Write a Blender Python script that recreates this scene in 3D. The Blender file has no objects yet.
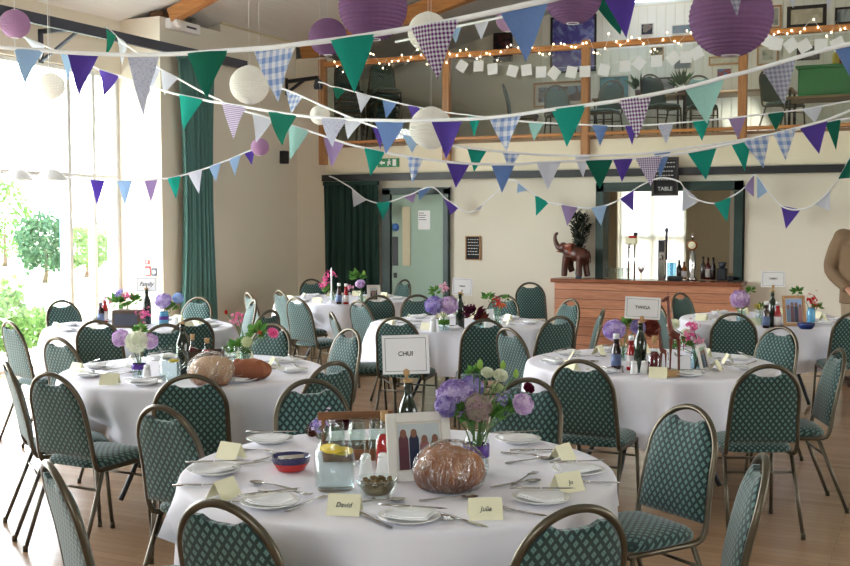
import bpy, math, random
from mathutils import Vector, Matrix
random.seed(7)
R = math.radians
C = bpy.context.scene.collection
sc = bpy.context.scene

# ---------------------------------------------------------------- camera and pixel -> world
F = 1075.0; TH = R(25.6); PI = math.pi; EYE = Vector((0, 0, 1.68)); PITCH = math.atan(63 / F)
FH = Vector((-math.sin(TH), math.cos(TH), 0)); RT = Vector((math.cos(TH), math.sin(TH), 0)); UP = Vector((0, 0, 1))
FW = FH * math.cos(PITCH) - UP * math.sin(PITCH); CU = FH * math.sin(PITCH) + UP * math.cos(PITCH)
def ray(px, py): return FW + RT * ((px - 425) / F) + CU * ((283 - py) / F)
def at_z(px, py, z):
    r = ray(px, py); return EYE + r * ((z - EYE.z) / r.z)
def at_d(px, py, d):
    r = ray(px, py); return EYE + r * (d / r.dot(FH))
def at_Y(px, py, Y):
    r = ray(px, py); return EYE + r * (Y / r.y)
def at_X(px, py, X):
    r = ray(px, py); return EYE + r * (X / r.x)
def depth(p): return (p - EYE).dot(FH)
def face(phi): return TH - R(phi)          # local +Y looks along phi (0 = away from the camera, 90 = to the right)
def direc(phi): return FH * math.cos(R(phi)) + RT * math.sin(R(phi))

cam = bpy.data.cameras.new('camera'); cam.sensor_width = 36; cam.lens = F / 850 * 36; cam.clip_end = 300; cam.clip_start = .05
co = bpy.data.objects.new('camera', cam); C.objects.link(co); co.location = EYE
co.rotation_euler = (R(90) - PITCH, 0, TH); sc.camera = co

# ---------------------------------------------------------------- materials
def S(r, g, b):
    f = lambda c: (c / 255 / 12.92) if c / 255 <= .04045 else ((c / 255 + .055) / 1.055) ** 2.4
    return (f(r), f(g), f(b), 1)
def newmat(name):
    m = bpy.data.materials.new(name); m.use_nodes = True
    nt = m.node_tree; nt.nodes.clear(); o = nt.nodes.new('ShaderNodeOutputMaterial'); return m, nt, o
def N(nt, t, **kw):
    n = nt.nodes.new(t)
    for k, v in kw.items():
        if k in n.inputs: n.inputs[k].default_value = v
        else: setattr(n, k, v)
    return n
def L(nt, a, b): nt.links.new(a, b)
def mixc(nt, fac, a, b):
    n = nt.nodes.new('ShaderNodeMix'); n.data_type = 'RGBA'
    for s, v in ((0, fac), (6, a), (7, b)):
        if hasattr(v, 'links'): L(nt, v, n.inputs[s])
        else: n.inputs[s].default_value = v
    return n.outputs[2]
def math_(nt, op, a, b=0.0, c=0.0):
    n = nt.nodes.new('ShaderNodeMath'); n.operation = op
    for i, v in enumerate((a, b, c)):
        if hasattr(v, 'links'): L(nt, v, n.inputs[i])
        else: n.inputs[i].default_value = v
    return n.outputs[0]
def plain(name, col, rough=.6, metal=0, var=.06, scale=20, bump=0, spec=.4):
    m, nt, o = newmat(name)
    b = N(nt, 'ShaderNodeBsdfPrincipled', Roughness=rough, Metallic=metal); L(nt, b.outputs[0], o.inputs[0])
    b.inputs['Specular IOR Level'].default_value = spec
    tc = N(nt, 'ShaderNodeTexCoord'); ns = N(nt, 'ShaderNodeTexNoise', Scale=scale, Detail=4.0); L(nt, tc.outputs['Object'], ns.inputs['Vector'])
    c2 = tuple(max(0, x * (1 - 2 * var)) for x in col[:3]) + (1,)
    L(nt, mixc(nt, ns.outputs[0], col, c2), b.inputs['Base Color'])
    if bump:
        bp = N(nt, 'ShaderNodeBump', Strength=bump, Distance=.01); L(nt, ns.outputs[0], bp.inputs['Height']); L(nt, bp.outputs[0], b.inputs['Normal'])
    return m
def glass(name, tint=(.95, .98, .97, 1), refl=.9, rough=.02):
    m, nt, o = newmat(name)
    t = N(nt, 'ShaderNodeBsdfTransparent', Color=tint); g = N(nt, 'ShaderNodeBsdfGlossy', Roughness=rough); g.inputs['Color'].default_value = (refl, refl, refl, 1)
    fr = N(nt, 'ShaderNodeFresnel', IOR=1.5); mx = N(nt, 'ShaderNodeMixShader')
    ge = N(nt, 'ShaderNodeNewGeometry'); L(nt, math_(nt, 'MULTIPLY_ADD', ge.outputs['Backfacing'], 1 / 1.5 - 1.5, 1.5), fr.inputs['IOR'])
    L(nt, fr.outputs[0], mx.inputs[0]); L(nt, t.outputs[0], mx.inputs[1]); L(nt, g.outputs[0], mx.inputs[2]); L(nt, mx.outputs[0], o.inputs[0])
    return m
def sheer(name, colsock, nt, o, trans=.35, rough=.9):
    d = N(nt, 'ShaderNodeBsdfDiffuse'); t = N(nt, 'ShaderNodeBsdfTranslucent'); mx = N(nt, 'ShaderNodeMixShader', Fac=trans)
    for n in (d, t):
        if hasattr(colsock, 'links'): L(nt, colsock, n.inputs['Color'])
        else: n.inputs['Color'].default_value = colsock
    L(nt, d.outputs[0], mx.inputs[1]); L(nt, t.outputs[0], mx.inputs[2]); L(nt, mx.outputs[0], o.inputs[0])
def clothmat(name, col, kind='plain', col2=(.85, .86, .9, 1), size=.012, trans=.5):
    m, nt, o = newmat(name)
    uv = N(nt, 'ShaderNodeUVMap'); sx = N(nt, 'ShaderNodeSeparateXYZ'); L(nt, uv.outputs[0], sx.inputs[0])
    ns = N(nt, 'ShaderNodeTexNoise', Scale=60.0); L(nt, uv.outputs[0], ns.inputs['Vector'])
    base = mixc(nt, ns.outputs[0], col, tuple(x * .85 for x in col[:3]) + (1,))
    if kind == 'gingham':
        st = [math_(nt, 'GREATER_THAN', math_(nt, 'FRACT', math_(nt, 'DIVIDE', sx.outputs[i], size * 2)), .5) for i in (0, 1)]
        f = math_(nt, 'MULTIPLY', math_(nt, 'ADD', st[0], st[1]), .5)
        base = mixc(nt, f, col2, base)
    elif kind == 'floral':
        vo = N(nt, 'ShaderNodeTexVoronoi', Scale=1 / size); L(nt, uv.outputs[0], vo.inputs['Vector'])
        base = mixc(nt, math_(nt, 'LESS_THAN', vo.outputs[0], .35), base, col2)
    sheer(name, base, nt, o, trans)
    return m
def diamonds(name, dark, light):
    m, nt, o = newmat(name)
    b = N(nt, 'ShaderNodeBsdfPrincipled', Roughness=.75); L(nt, b.outputs[0], o.inputs[0])
    b.inputs['Specular IOR Level'].default_value = .3; b.inputs['Sheen Weight'].default_value = .3
    uv = N(nt, 'ShaderNodeUVMap'); sx = N(nt, 'ShaderNodeSeparateXYZ'); L(nt, uv.outputs[0], sx.inputs[0])
    u = math_(nt, 'DIVIDE', sx.outputs[0], .032); v = math_(nt, 'DIVIDE', sx.outputs[1], .040)
    d = []
    for op in ('ADD', 'SUBTRACT'):
        t = math_(nt, 'FRACT', math_(nt, 'ADD', math_(nt, op, u, v), 50.0))
        d.append(math_(nt, 'ABSOLUTE', math_(nt, 'SUBTRACT', t, .5)))
    mx = math_(nt, 'MAXIMUM', d[0], d[1])
    r = N(nt, 'ShaderNodeMapRange'); L(nt, mx, r.inputs[0]); r.inputs[1].default_value = .22; r.inputs[2].default_value = .33; r.inputs[3].default_value = 1; r.inputs[4].default_value = 0
    inner = math_(nt, 'LESS_THAN', mx, .08)
    c = mixc(nt, r.outputs[0], dark, light); c = mixc(nt, math_(nt, 'MULTIPLY', inner, .6), c, dark)
    L(nt, c, b.inputs['Base Color'])
    return m
def wood(name, c1, c2, rough=.45, scale=3.0, stretch=(1, 12, 12), planks=None):
    m, nt, o = newmat(name)
    b = N(nt, 'ShaderNodeBsdfPrincipled', Roughness=rough); L(nt, b.outputs[0], o.inputs[0])
    tc = N(nt, 'ShaderNodeTexCoord'); mp = N(nt, 'ShaderNodeMapping'); mp.inputs['Scale'].default_value = stretch
    L(nt, tc.outputs['Object'], mp.inputs['Vector'])
    ns = N(nt, 'ShaderNodeTexNoise', Scale=scale, Detail=6.0, Roughness=.65); L(nt, mp.outputs[0], ns.inputs['Vector'])
    cr = N(nt, 'ShaderNodeMapRange'); L(nt, ns.outputs[0], cr.inputs[0]); cr.inputs[1].default_value = .3; cr.inputs[2].default_value = .7
    c = mixc(nt, cr.outputs[0], c1, c2)
    if planks:                                   # (axis, height, gap): board lines along an axis
        ax, h = planks
        sx = N(nt, 'ShaderNodeSeparateXYZ'); L(nt, tc.outputs['Object'], sx.inputs[0])
        t = math_(nt, 'DIVIDE', sx.outputs[ax], h); fr = math_(nt, 'FRACT', math_(nt, 'ADD', t, 100.0))
        line = math_(nt, 'LESS_THAN', fr, .06)
        wn = N(nt, 'ShaderNodeTexWhiteNoise'); wn.noise_dimensions = '1D'; L(nt, math_(nt, 'FLOOR', t), wn.inputs['W'])
        c = mixc(nt, math_(nt, 'MULTIPLY', wn.outputs[0], .45), c, tuple(x * .6 for x in c2[:3]) + (1,))
        c = mixc(nt, line, c, tuple(x * .25 for x in c2[:3]) + (1,))
    L(nt, c, b.inputs['Base Color'])
    return m
def petal(name, c1, c2, c3=None, trans=.45):
    m, nt, o = newmat(name)
    g = N(nt, 'ShaderNodeNewGeometry'); c = mixc(nt, g.outputs['Random Per Island'], c1, c2)
    sheer(name, c, nt, o, trans); return m
def emit(name, col, s):
    m, nt, o = newmat(name); e = N(nt, 'ShaderNodeEmission', Color=col, Strength=s); L(nt, e.outputs[0], o.inputs[0]); return m

M = {}
M['wall'] = plain('cream_wall_paint', S(225, 218, 202), .8, var=.02, scale=1.5, spec=.2)
M['white_wall'] = plain('pale_wall_paint', S(236, 232, 222), .8, var=.02, scale=1.5, spec=.2)
M['ceiling'] = wood('ceiling_board', S(214, 214, 212), S(204, 204, 204), .8, 2, (14, 1, 1))
M['fascia'] = plain('cream_boarding', S(232, 222, 198), .6, var=.02)
M['oak'] = wood('varnished_oak', S(196, 138, 80), S(160, 104, 56), .35)
M['oakz'] = wood('varnished_oak_upright', S(186, 134, 84), S(150, 100, 60), .35, 3, (12, 12, 1))
M['bar_wood'] = wood('red_brown_planks', S(232, 168, 126), S(176, 110, 80), .4, 3.2, (1, 10, 16), (2, .115))
M['bar_top'] = wood('bar_top_wood', S(150, 88, 58), S(105, 58, 38), .25)
M['carve'] = wood('carved_dark_wood', S(98, 48, 32), S(52, 26, 20), .3, 6)
M['carve_red'] = wood('carved_red_wood', S(150, 74, 42), S(110, 50, 30), .3, 6)
M['giraffe'] = wood('giraffe_wood', S(130, 60, 38), S(70, 32, 24), .35, 14, (1, 1, 1))
M['crate'] = wood('crate_wood', S(140, 92, 52), S(100, 62, 34), .55)
M['darkcrate'] = wood('dark_crate_wood', S(84, 62, 46), S(56, 40, 30), .55)
M['black'] = plain('black_metal', S(38, 40, 44), .4)
M['track'] = plain('grey_blue_steel', S(62, 66, 78), .45)
M['dgreen'] = plain('dark_green_paint', S(40, 62, 58), .4)
M['sage'] = plain('sage_door_paint', S(150, 172, 156), .5, var=.02)
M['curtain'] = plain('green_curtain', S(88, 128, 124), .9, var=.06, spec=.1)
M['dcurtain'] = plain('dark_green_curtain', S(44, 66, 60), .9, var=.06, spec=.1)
M['bronze'] = plain('bronze_tube', S(98, 90, 76), .32, .75, .05)
M['fabric'] = diamonds('teal_diamond_fabric', S(30, 52, 50), S(98, 132, 126))
M['linen'] = plain('white_linen', S(236, 234, 242), .85, var=.015, scale=6, spec=.15)
M['board'] = plain('table_board', S(150, 120, 90), .5)
M['steel'] = plain('polished_steel', S(190, 188, 184), .2, 1, .02)
M['chrome'] = plain('chrome', S(215, 215, 218), .12, 1, .02)
M['china'] = plain('white_china', S(238, 238, 236), .15, spec=.6, var=.01)
M['paper'] = plain('white_paper', S(240, 240, 242), .85, var=.02, scale=9)
M['card'] = plain('ivory_card', S(240, 236, 204), .8, var=.02)
M['ink'] = plain('grey_black_ink', S(46, 44, 52), .7)
M['glass'] = glass('clear_glass')
M['glassb'] = glass('pale_blue_glass', (.72, .86, .93, 1))
M['pane'] = glass('window_glass', (.97, .985, .99, 1))
M['bal_glass'] = glass('balustrade_glass', (.9, .93, .9, 1), 1.0)
M['wine'] = plain('dark_green_bottle_glass', S(26, 38, 26), .08, spec=.7)
M['red_liq'] = plain('red_cordial', S(170, 22, 30), .1, spec=.6)
M['dred_liq'] = plain('dark_red_cordial', S(92, 14, 24), .1, spec=.6)
M['brown_sauce'] = plain('brown_sauce_bottle', S(46, 26, 24), .15, spec=.6)
M['ketchup'] = plain('ketchup_bottle', S(160, 26, 28), .15, spec=.6)
M['label'] = plain('bottle_label', S(222, 214, 214), .5)
M['blue_label'] = plain('blue_bottle_label', S(96, 112, 150), .5)
M['cork'] = plain('cork', S(196, 158, 112), .85, scale=60, var=.15)
M['white'] = plain('white_plastic', S(238, 238, 238), .35)
def breadmat(name, lo, hi, flour):
    m, nt, o = newmat(name); b = N(nt, 'ShaderNodeBsdfPrincipled', Roughness=.6); L(nt, b.outputs[0], o.inputs[0]); tc = N(nt, 'ShaderNodeTexCoord'); ns = N(nt, 'ShaderNodeTexNoise', Scale=9.0, Detail=6.0, Distortion=.8); L(nt, tc.outputs['Object'], ns.inputs['Vector'])
    sx = N(nt, 'ShaderNodeSeparateXYZ'); L(nt, tc.outputs['Object'], sx.inputs[0]); r = N(nt, 'ShaderNodeMapRange'); L(nt, math_(nt, 'ADD', sx.outputs[2], math_(nt, 'MULTIPLY', ns.outputs[0], .12)), r.inputs[0]); r.inputs[1].default_value = .05; r.inputs[2].default_value = .2
    c = mixc(nt, r.outputs[0], lo, hi); f = N(nt, 'ShaderNodeMapRange'); L(nt, ns.outputs[0], f.inputs[0]); f.inputs[1].default_value = .56; f.inputs[2].default_value = .72; L(nt, mixc(nt, f.outputs[0], c, flour), b.inputs['Base Color'])
    bp = N(nt, 'ShaderNodeBump', Strength=.5, Distance=.01); L(nt, ns.outputs[0], bp.inputs['Height']); L(nt, bp.outputs[0], b.inputs['Normal']); return m
M['crust2'] = breadmat('baked_crust', S(86, 46, 30), S(166, 106, 64), S(188, 134, 86)); M['crust'] = breadmat('pale_baked_crust', S(150, 96, 62), S(206, 164, 122), S(230, 208, 176)); M['crust3'] = breadmat('glazed_crust', S(110, 56, 34), S(160, 92, 58), S(182, 116, 74))
def filmmat():
    m, nt, o = newmat('cling_film'); t = N(nt, 'ShaderNodeBsdfTransparent', Color=(.96, .96, .96, 1)); g = N(nt, 'ShaderNodeBsdfGlossy', Roughness=.14); mx = N(nt, 'ShaderNodeMixShader')
    tc = N(nt, 'ShaderNodeTexCoord'); mp = N(nt, 'ShaderNodeMapping'); mp.inputs['Scale'].default_value = (1, 1, .35); ns = N(nt, 'ShaderNodeTexNoise', Scale=26.0, Detail=3.0, Distortion=2.0); bp = N(nt, 'ShaderNodeBump', Strength=1.0, Distance=.03)
    L(nt, tc.outputs['Object'], mp.inputs[0]); L(nt, mp.outputs[0], ns.inputs['Vector']); L(nt, ns.outputs[0], bp.inputs['Height']); L(nt, bp.outputs[0], g.inputs['Normal']); cr = N(nt, 'ShaderNodeTexNoise', Scale=16.0, Detail=4.0, Distortion=2.5); L(nt, mp.outputs[0], cr.inputs['Vector']); r = N(nt, 'ShaderNodeMapRange'); L(nt, math_(nt, 'ABSOLUTE', math_(nt, 'SUBTRACT', cr.outputs[0], .5)), r.inputs[0]); r.inputs[1].default_value = 0; r.inputs[2].default_value = .035; r.inputs[3].default_value = .6; r.inputs[4].default_value = .12; L(nt, r.outputs[0], mx.inputs[0])
    L(nt, t.outputs[0], mx.inputs[1]); L(nt, g.outputs[0], mx.inputs[2]); L(nt, mx.outputs[0], o.inputs[0]); return m
M['film'] = filmmat()
M['paperbag'] = plain('brown_paper_bag', S(196, 160, 122), .8, var=.1, scale=8, bump=.3)
M['water'] = glass('water', (.86, .93, .95, 1))
M['lemon'] = plain('lemon', S(236, 206, 70), .5)
M['red_glaze'] = plain('red_glaze', S(190, 44, 44), .15, spec=.6)
M['navy_glaze'] = plain('navy_glaze', S(44, 46, 96), .15, spec=.6)
M['blue_glaze'] = plain('blue_glaze', S(40, 60, 130), .15, spec=.6)
M['nuts'] = plain('nuts_and_seeds', S(140, 116, 72), .6, var=.4, scale=90)
M['leaf'] = petal('leaf_green', S(70, 118, 52), S(110, 152, 76))
M['dleaf'] = petal('dark_leaf', S(46, 78, 48), S(74, 104, 62))
M['stem'] = plain('stem_green', S(84, 124, 66), .6)
M['wineleaf'] = petal('wine_red_leaf', S(92, 44, 52), S(60, 28, 38))
M['ribbon'] = plain('purple_ribbon', S(84, 48, 140), .35)
M['bluevase'] = plain('blue_glass_vase', S(90, 160, 200), .1, spec=.6)
M['frame_white'] = plain('white_picture_frame', S(226, 222, 216), .5)
M['frame_wood'] = wood('pine_picture_frame', S(196, 150, 100), S(160, 112, 70), .5)
M['frame_dark'] = plain('dark_picture_frame', S(50, 42, 40), .45)
M['mount'] = plain('picture_mount', S(222, 216, 204), .8)
M['chalk'] = plain('blackboard', S(36, 36, 38), .8)
M['chalkink'] = plain('chalk_white', S(205, 205, 205), .9)
M['exitgreen'] = plain('exit_sign_green', S(30, 132, 84), .4)
M['signwhite'] = plain('sign_white', S(240, 244, 240), .4)
M['signred'] = plain('sign_red', S(206, 40, 44), .4)
M['signblue'] = plain('sign_blue', S(60, 110, 180), .4)
M['skin'] = plain('skin', S(214, 160, 132), .55)
M['tweed'] = plain('brown_tweed', S(146, 122, 98), .95, var=.18, scale=180, spec=.1)
M['trouser'] = plain('stone_trousers', S(170, 152, 130), .9, spec=.1)
M['shirt'] = plain('light_blue_shirt', S(130, 180, 206), .8)
M['hair'] = plain('brown_hair', S(70, 50, 36), .6)
M['shoe'] = plain('brown_leather', S(70, 44, 30), .4)
M['olive'] = plain('olive_wall_paint', S(206, 196, 166), .8)
M['grass'] = plain('grass', S(150, 168, 120), .9, var=.3, scale=3)
M['treeleaf'] = petal('tree_leaves', S(58, 84, 66), S(80, 104, 74))
M['bushleaf'] = petal('bush_leaves', S(84, 116, 62), S(112, 136, 78))
M['bark'] = plain('bark', S(96, 78, 62), .9)
M['patio'] = plain('pale_paving', S(214, 210, 200), .8)
M['alu'] = plain('white_window_frame', S(226, 230, 232), .4)
M['tealpost'] = plain('teal_post', S(96, 140, 146), .5)
M['cord'] = plain('white_tape', S(236, 236, 240), .8)
M['bulb'] = emit('warm_fairy_light', (1, .74, .42, 1), 9)
M['greencrate'] = plain('green_plastic', S(24, 140, 76), .4)
M['red'] = plain('red_plastic', S(190, 46, 44), .5)
M['yellow'] = plain('yellow_plastic', S(226, 190, 60), .5)
M['amber'] = plain('amber_bottle', S(150, 84, 36), .12, spec=.6)
M['tin'] = plain('dull_tin', S(150, 150, 140), .4, .7)
M['basket'] = plain('brown_basket', S(130, 92, 66), .8, var=.3, scale=60)
M['feather'] = petal('dark_feather', S(56, 62, 58), S(84, 90, 78), trans=.1)
def floorwood():
    m, nt, o = newmat('beech_strip_floor')
    b = N(nt, 'ShaderNodeBsdfPrincipled', Roughness=.28); L(nt, b.outputs[0], o.inputs[0])
    tc = N(nt, 'ShaderNodeTexCoord')
    br = N(nt, 'ShaderNodeTexBrick'); L(nt, tc.outputs['Object'], br.inputs['Vector'])
    br.inputs['Scale'].default_value = 1; br.inputs['Brick Width'].default_value = .9; br.inputs['Row Height'].default_value = .07; br.inputs['Mortar Size'].default_value = .0012
    br.inputs['Color1'].default_value = S(172, 140, 110); br.inputs['Color2'].default_value = S(156, 124, 96); br.inputs['Mortar'].default_value = S(118, 92, 72)
    mp = N(nt, 'ShaderNodeMapping'); mp.inputs['Scale'].default_value = (2, 30, 1); L(nt, tc.outputs['Object'], mp.inputs['Vector'])
    ns = N(nt, 'ShaderNodeTexNoise', Scale=2.0, Detail=4.0); L(nt, mp.outputs[0], ns.inputs['Vector'])
    L(nt, mixc(nt, math_(nt, 'MULTIPLY', ns.outputs[0], .35), br.outputs[0], S(150, 120, 94)), b.inputs['Base Color'])
    L(nt, math_(nt, 'ADD', math_(nt, 'MULTIPLY', ns.outputs[0], .08), .19), b.inputs['Roughness'])
    return m
M['floor'] = floorwood()
FL = {
 'teal': ('teal', clothmat('teal_cotton', S(52, 176, 160))), 'purple': ('purple', clothmat('purple_cotton', S(112, 88, 184))),
 'dkgreen': ('dark green', clothmat('dark_green_cotton', S(46, 128, 108))), 'blue': ('blue', clothmat('blue_cotton', S(134, 164, 214))),
 'lblue': ('light blue', clothmat('light_blue_cotton', S(178, 204, 232))), 'lilac': ('lilac', clothmat('lilac_cotton', S(182, 160, 204))),
 'white': ('white', clothmat('white_cotton', S(226, 228, 238))), 'mint': ('mint', clothmat('mint_cotton', S(182, 222, 218))),
 'ging': ('blue gingham', clothmat('blue_gingham', S(150, 178, 226), 'gingham', size=.027)), 'pcheck': ('purple check', clothmat('purple_check', S(120, 40, 132), 'gingham', size=.009)),
 'lcheck': ('lilac check', clothmat('lilac_check', S(150, 104, 178), 'gingham', size=.008)), 'gcheck': ('grey check', clothmat('grey_check', S(150, 152, 176), 'gingham', (.6, .6, .66, 1), size=.010)),
 'print': ('pale print', clothmat('pale_print', S(216, 218, 232), 'floral', S(180, 180, 208), size=.012))}
def lanternmat(name, col):
    m, nt, o = newmat(name); sheer(name, col, nt, o, .45); return m
M['lan_purple'] = lanternmat('purple_paper', S(150, 116, 156)); M['lan_white'] = lanternmat('white_paper_shade', S(240, 238, 234)); M['lan_pink'] = lanternmat('pink_paper', S(190, 156, 190))

# ---------------------------------------------------------------- mesh builder
class MB:
    def __init__(s): s.v = []; s.f = []; s.sm = []; s.mi = []; s.cur = 0; s.T = None
    def add(s, vs, fs, smooth=True):
        b = len(s.v)
        for p in vs:
            p = Vector(p); s.v.append(s.T @ p if s.T else p)
        for q in fs: s.f.append(tuple(b + i for i in q)); s.sm.append(smooth); s.mi.append(s.cur)
        return s
    def box(s, lo, hi):
        x0, y0, z0 = lo; x1, y1, z1 = hi
        return s.add([(x0, y0, z0), (x1, y0, z0), (x1, y1, z0), (x0, y1, z0), (x0, y0, z1), (x1, y0, z1), (x1, y1, z1), (x0, y1, z1)],
            [(3, 2, 1, 0), (4, 5, 6, 7), (0, 1, 5, 4), (1, 2, 6, 5), (2, 3, 7, 6), (3, 0, 4, 7)], False)
    def bbox(s, lo, hi, b=.01):                   # box with chamfered vertical and top edges
        x0, y0, z0 = lo; x1, y1, z1 = hi
        ring = lambda i, z: [(x0 + i + b, y0 + i, z), (x1 - i - b, y0 + i, z), (x1 - i, y0 + i + b, z), (x1 - i, y1 - i - b, z), (x1 - i - b, y1 - i, z), (x0 + i + b, y1 - i, z), (x0 + i, y1 - i - b, z), (x0 + i, y0 + i + b, z)]
        vs = ring(b * .5, z0) + ring(0, z0 + b) + ring(0, z1 - b) + ring(b * .5, z1)
        fs = [tuple(reversed(range(8))), tuple(range(24, 32))]
        for k in range(3):
            for i in range(8): j = (i + 1) % 8; fs.append((k * 8 + i, k * 8 + j, k * 8 + 8 + j, k * 8 + 8 + i))
        return s.add(vs, fs, False)
    def tube(s, pts, r, n=8, closed=False, sub=0, flat=1.0):
        P = [Vector(p) for p in pts]
        rs = list(r) if isinstance(r, (list, tuple)) else [r] * len(P)
        if sub and len(P) > 2:
            Q, rq = [], []
            m = len(P)
            for i in range(m if closed else m - 1):
                a, b_, c, d = (P[(i - 1) % m] if closed else P[max(i - 1, 0)]), P[i], P[(i + 1) % m], (P[(i + 2) % m] if closed else P[min(i + 2, m - 1)])
                for k in range(sub):
                    t = k / sub
                    Q.append(.5 * ((2 * b_) + (c - a) * t + (2 * a - 5 * b_ + 4 * c - d) * t * t + (3 * b_ - a - 3 * c + d) * t ** 3)); rq.append(rs[i] * (1 - t) + rs[(i + 1) % m] * t)
            if not closed: Q.append(P[-1]); rq.append(rs[-1])
            P, rs = Q, rq
        m = len(P); vs = []; up = None
        for i in range(m):
            a = P[(i - 1) % m] if closed or i else P[i]; b_ = P[(i + 1) % m] if closed or i < m - 1 else P[i]
            t = (b_ - a); t = t.normalized() if t.length > 1e-9 else Vector((0, 0, 1))
            if up is None: up = Vector((0, 0, 1)) if abs(t.z) < .9 else Vector((0, 1, 0))
            e = t.cross(up); e = e.normalized() if e.length > 1e-6 else t.orthogonal().normalized(); up = e.cross(t).normalized()
            for k in range(n):
                g = 2 * PI * k / n; vs.append(P[i] + (e * math.cos(g) + up * (math.sin(g) * flat)) * rs[i])
        fs = []
        for i in range(m if closed else m - 1):
            j = (i + 1) % m
            for k in range(n): l = (k + 1) % n; fs.append((i * n + k, i * n + l, j * n + l, j * n + k))
        if not closed: fs.append(tuple(reversed(range(n)))); fs.append(tuple((m - 1) * n + k for k in range(n)))
        return s.add(vs, fs)
    def lathe(s, prof, n=24, c=(0, 0, 0), fn=None):
        vs, fs = [], []; m = len(prof)
        for r, z in prof:
            for k in range(n):
                g = 2 * PI * k / n; q = 1 if not fn else fn(g, r, z); vs.append((c[0] + r * q * math.cos(g), c[1] + r * q * math.sin(g), c[2] + z))
        for i in range(m - 1):
            for k in range(n): l = (k + 1) % n; fs.append((i * n + k, i * n + l, i * n + n + l, i * n + n + k))
        if prof[0][0] > 1e-6: fs.append(tuple(reversed(range(n))))
        if prof[-1][0] > 1e-6: fs.append(tuple((m - 1) * n + k for k in range(n)))
        return s.add(vs, fs)
    def open_lathe(s, prof, n=24, c=(0, 0, 0)):
        b = len(s.f); s.lathe(prof, n, c)
        if prof[-1][0] > 1e-6: s.f.pop(); s.sm.pop(); s.mi.pop()
        return s
    def ell(s, c, r, n=16, m=10):
        if not hasattr(r, '__len__'): r = (r, r, r)
        vs = [(c[0], c[1], c[2] - r[2])]; fs = []
        for i in range(1, m):
            a = -PI / 2 + PI * i / m
            for k in range(n): g = 2 * PI * k / n; vs.append((c[0] + r[0] * math.cos(a) * math.cos(g), c[1] + r[1] * math.cos(a) * math.sin(g), c[2] + r[2] * math.sin(a)))
        vs.append((c[0], c[1], c[2] + r[2])); t = len(vs) - 1
        for k in range(n): l = (k + 1) % n; fs.append((0, 1 + l, 1 + k)); fs.append((t, 1 + (m - 2) * n + k, 1 + (m - 2) * n + l))
        for i in range(m - 2):
            for k in range(n): l = (k + 1) % n; fs.append((1 + i * n + k, 1 + i * n + l, 1 + i * n + n + l, 1 + i * n + n + k))
        return s.add(vs, fs)
    def prism(s, poly, y0, y1):                    # polygon in x,z extruded along y
        n = len(poly); vs = [(x, y0, z) for x, z in poly] + [(x, y1, z) for x, z in poly]
        fs = [tuple(range(n)), tuple(reversed(range(n, 2 * n)))] + [(i, i + n, (i + 1) % n + n, (i + 1) % n) for i in range(n)]
        return s.add(vs, fs, False)
    def grid(s, fn, nu, nv, smooth=True):
        vs = [fn(i / nu, j / nv) for j in range(nv + 1) for i in range(nu + 1)]
        fs = [(j * (nu + 1) + i, j * (nu + 1) + i + 1, (j + 1) * (nu + 1) + i + 1, (j + 1) * (nu + 1) + i) for j in range(nv) for i in range(nu)]
        return s.add(vs, fs, smooth)
    def mesh(s, name, mats, uv=None):
        me = bpy.data.meshes.new(name); me.from_pydata([tuple(v) for v in s.v], [], s.f)
        me.polygons.foreach_set('use_smooth', s.sm); me.polygons.foreach_set('material_index', s.mi)
        if not isinstance(mats, (list, tuple)): mats = [mats]
        for m in mats: me.materials.append(M[m] if isinstance(m, str) else m)
        if uv:
            ul = me.uv_layers.new(name='UVMap')
            for lp in me.loops: ul.data[lp.index].uv = uv(me.vertices[lp.vertex_index].co)
        me.update(); return me

def O(name, data, parent=None, loc=(0, 0, 0), rz=0, label=None):
    o = bpy.data.objects.new(name, data); C.objects.link(o); o.location = loc; o.rotation_euler = (0, 0, rz)
    if parent: o.parent = parent
    if label: o['label'] = label
    return o
def tag(o, label, cat, group=None, kind=None):
    o['label'] = label; o['category'] = cat
    if group: o['group'] = group
    if kind: o['kind'] = kind
    return o
def thing(name, label, cat, loc=(0, 0, 0), rz=0, group=None): return tag(O(name, None, None, loc, rz), label, cat, group)
def solo(name, me, label, cat, loc=(0, 0, 0), rz=0, group=None): return tag(O(name, me, None, loc, rz), label, cat, group)
def struct(name, mb, mat, label=None, parent=None, uv=None):
    o = O(name, mb.mesh(name, mat, uv), parent)
    if not parent:
        o['kind'] = 'structure'; o['category'] = name.split('_')[0]
        o['label'] = label or name.replace('_', ' ')
    return o
def text_mesh(txt, size, mat, shear=0, depth=.0006, bold=.012):
    cu = bpy.data.curves.new('lettering', 'FONT'); cu.body = txt; cu.size = size; cu.align_x = 'CENTER'; cu.align_y = 'CENTER'; cu.extrude = depth; cu.shear = shear; cu.resolution_u = 3; cu.offset = size * bold
    o = bpy.data.objects.new('lettering_tmp', cu); C.objects.link(o); dg = bpy.context.evaluated_depsgraph_get()
    me = bpy.data.meshes.new_from_object(o.evaluated_get(dg)); bpy.data.objects.remove(o); bpy.data.curves.remove(cu)
    me.transform(Matrix.Rotation(R(90), 4, 'X')); me.materials.clear(); me.materials.append(M[mat]); return me
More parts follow.
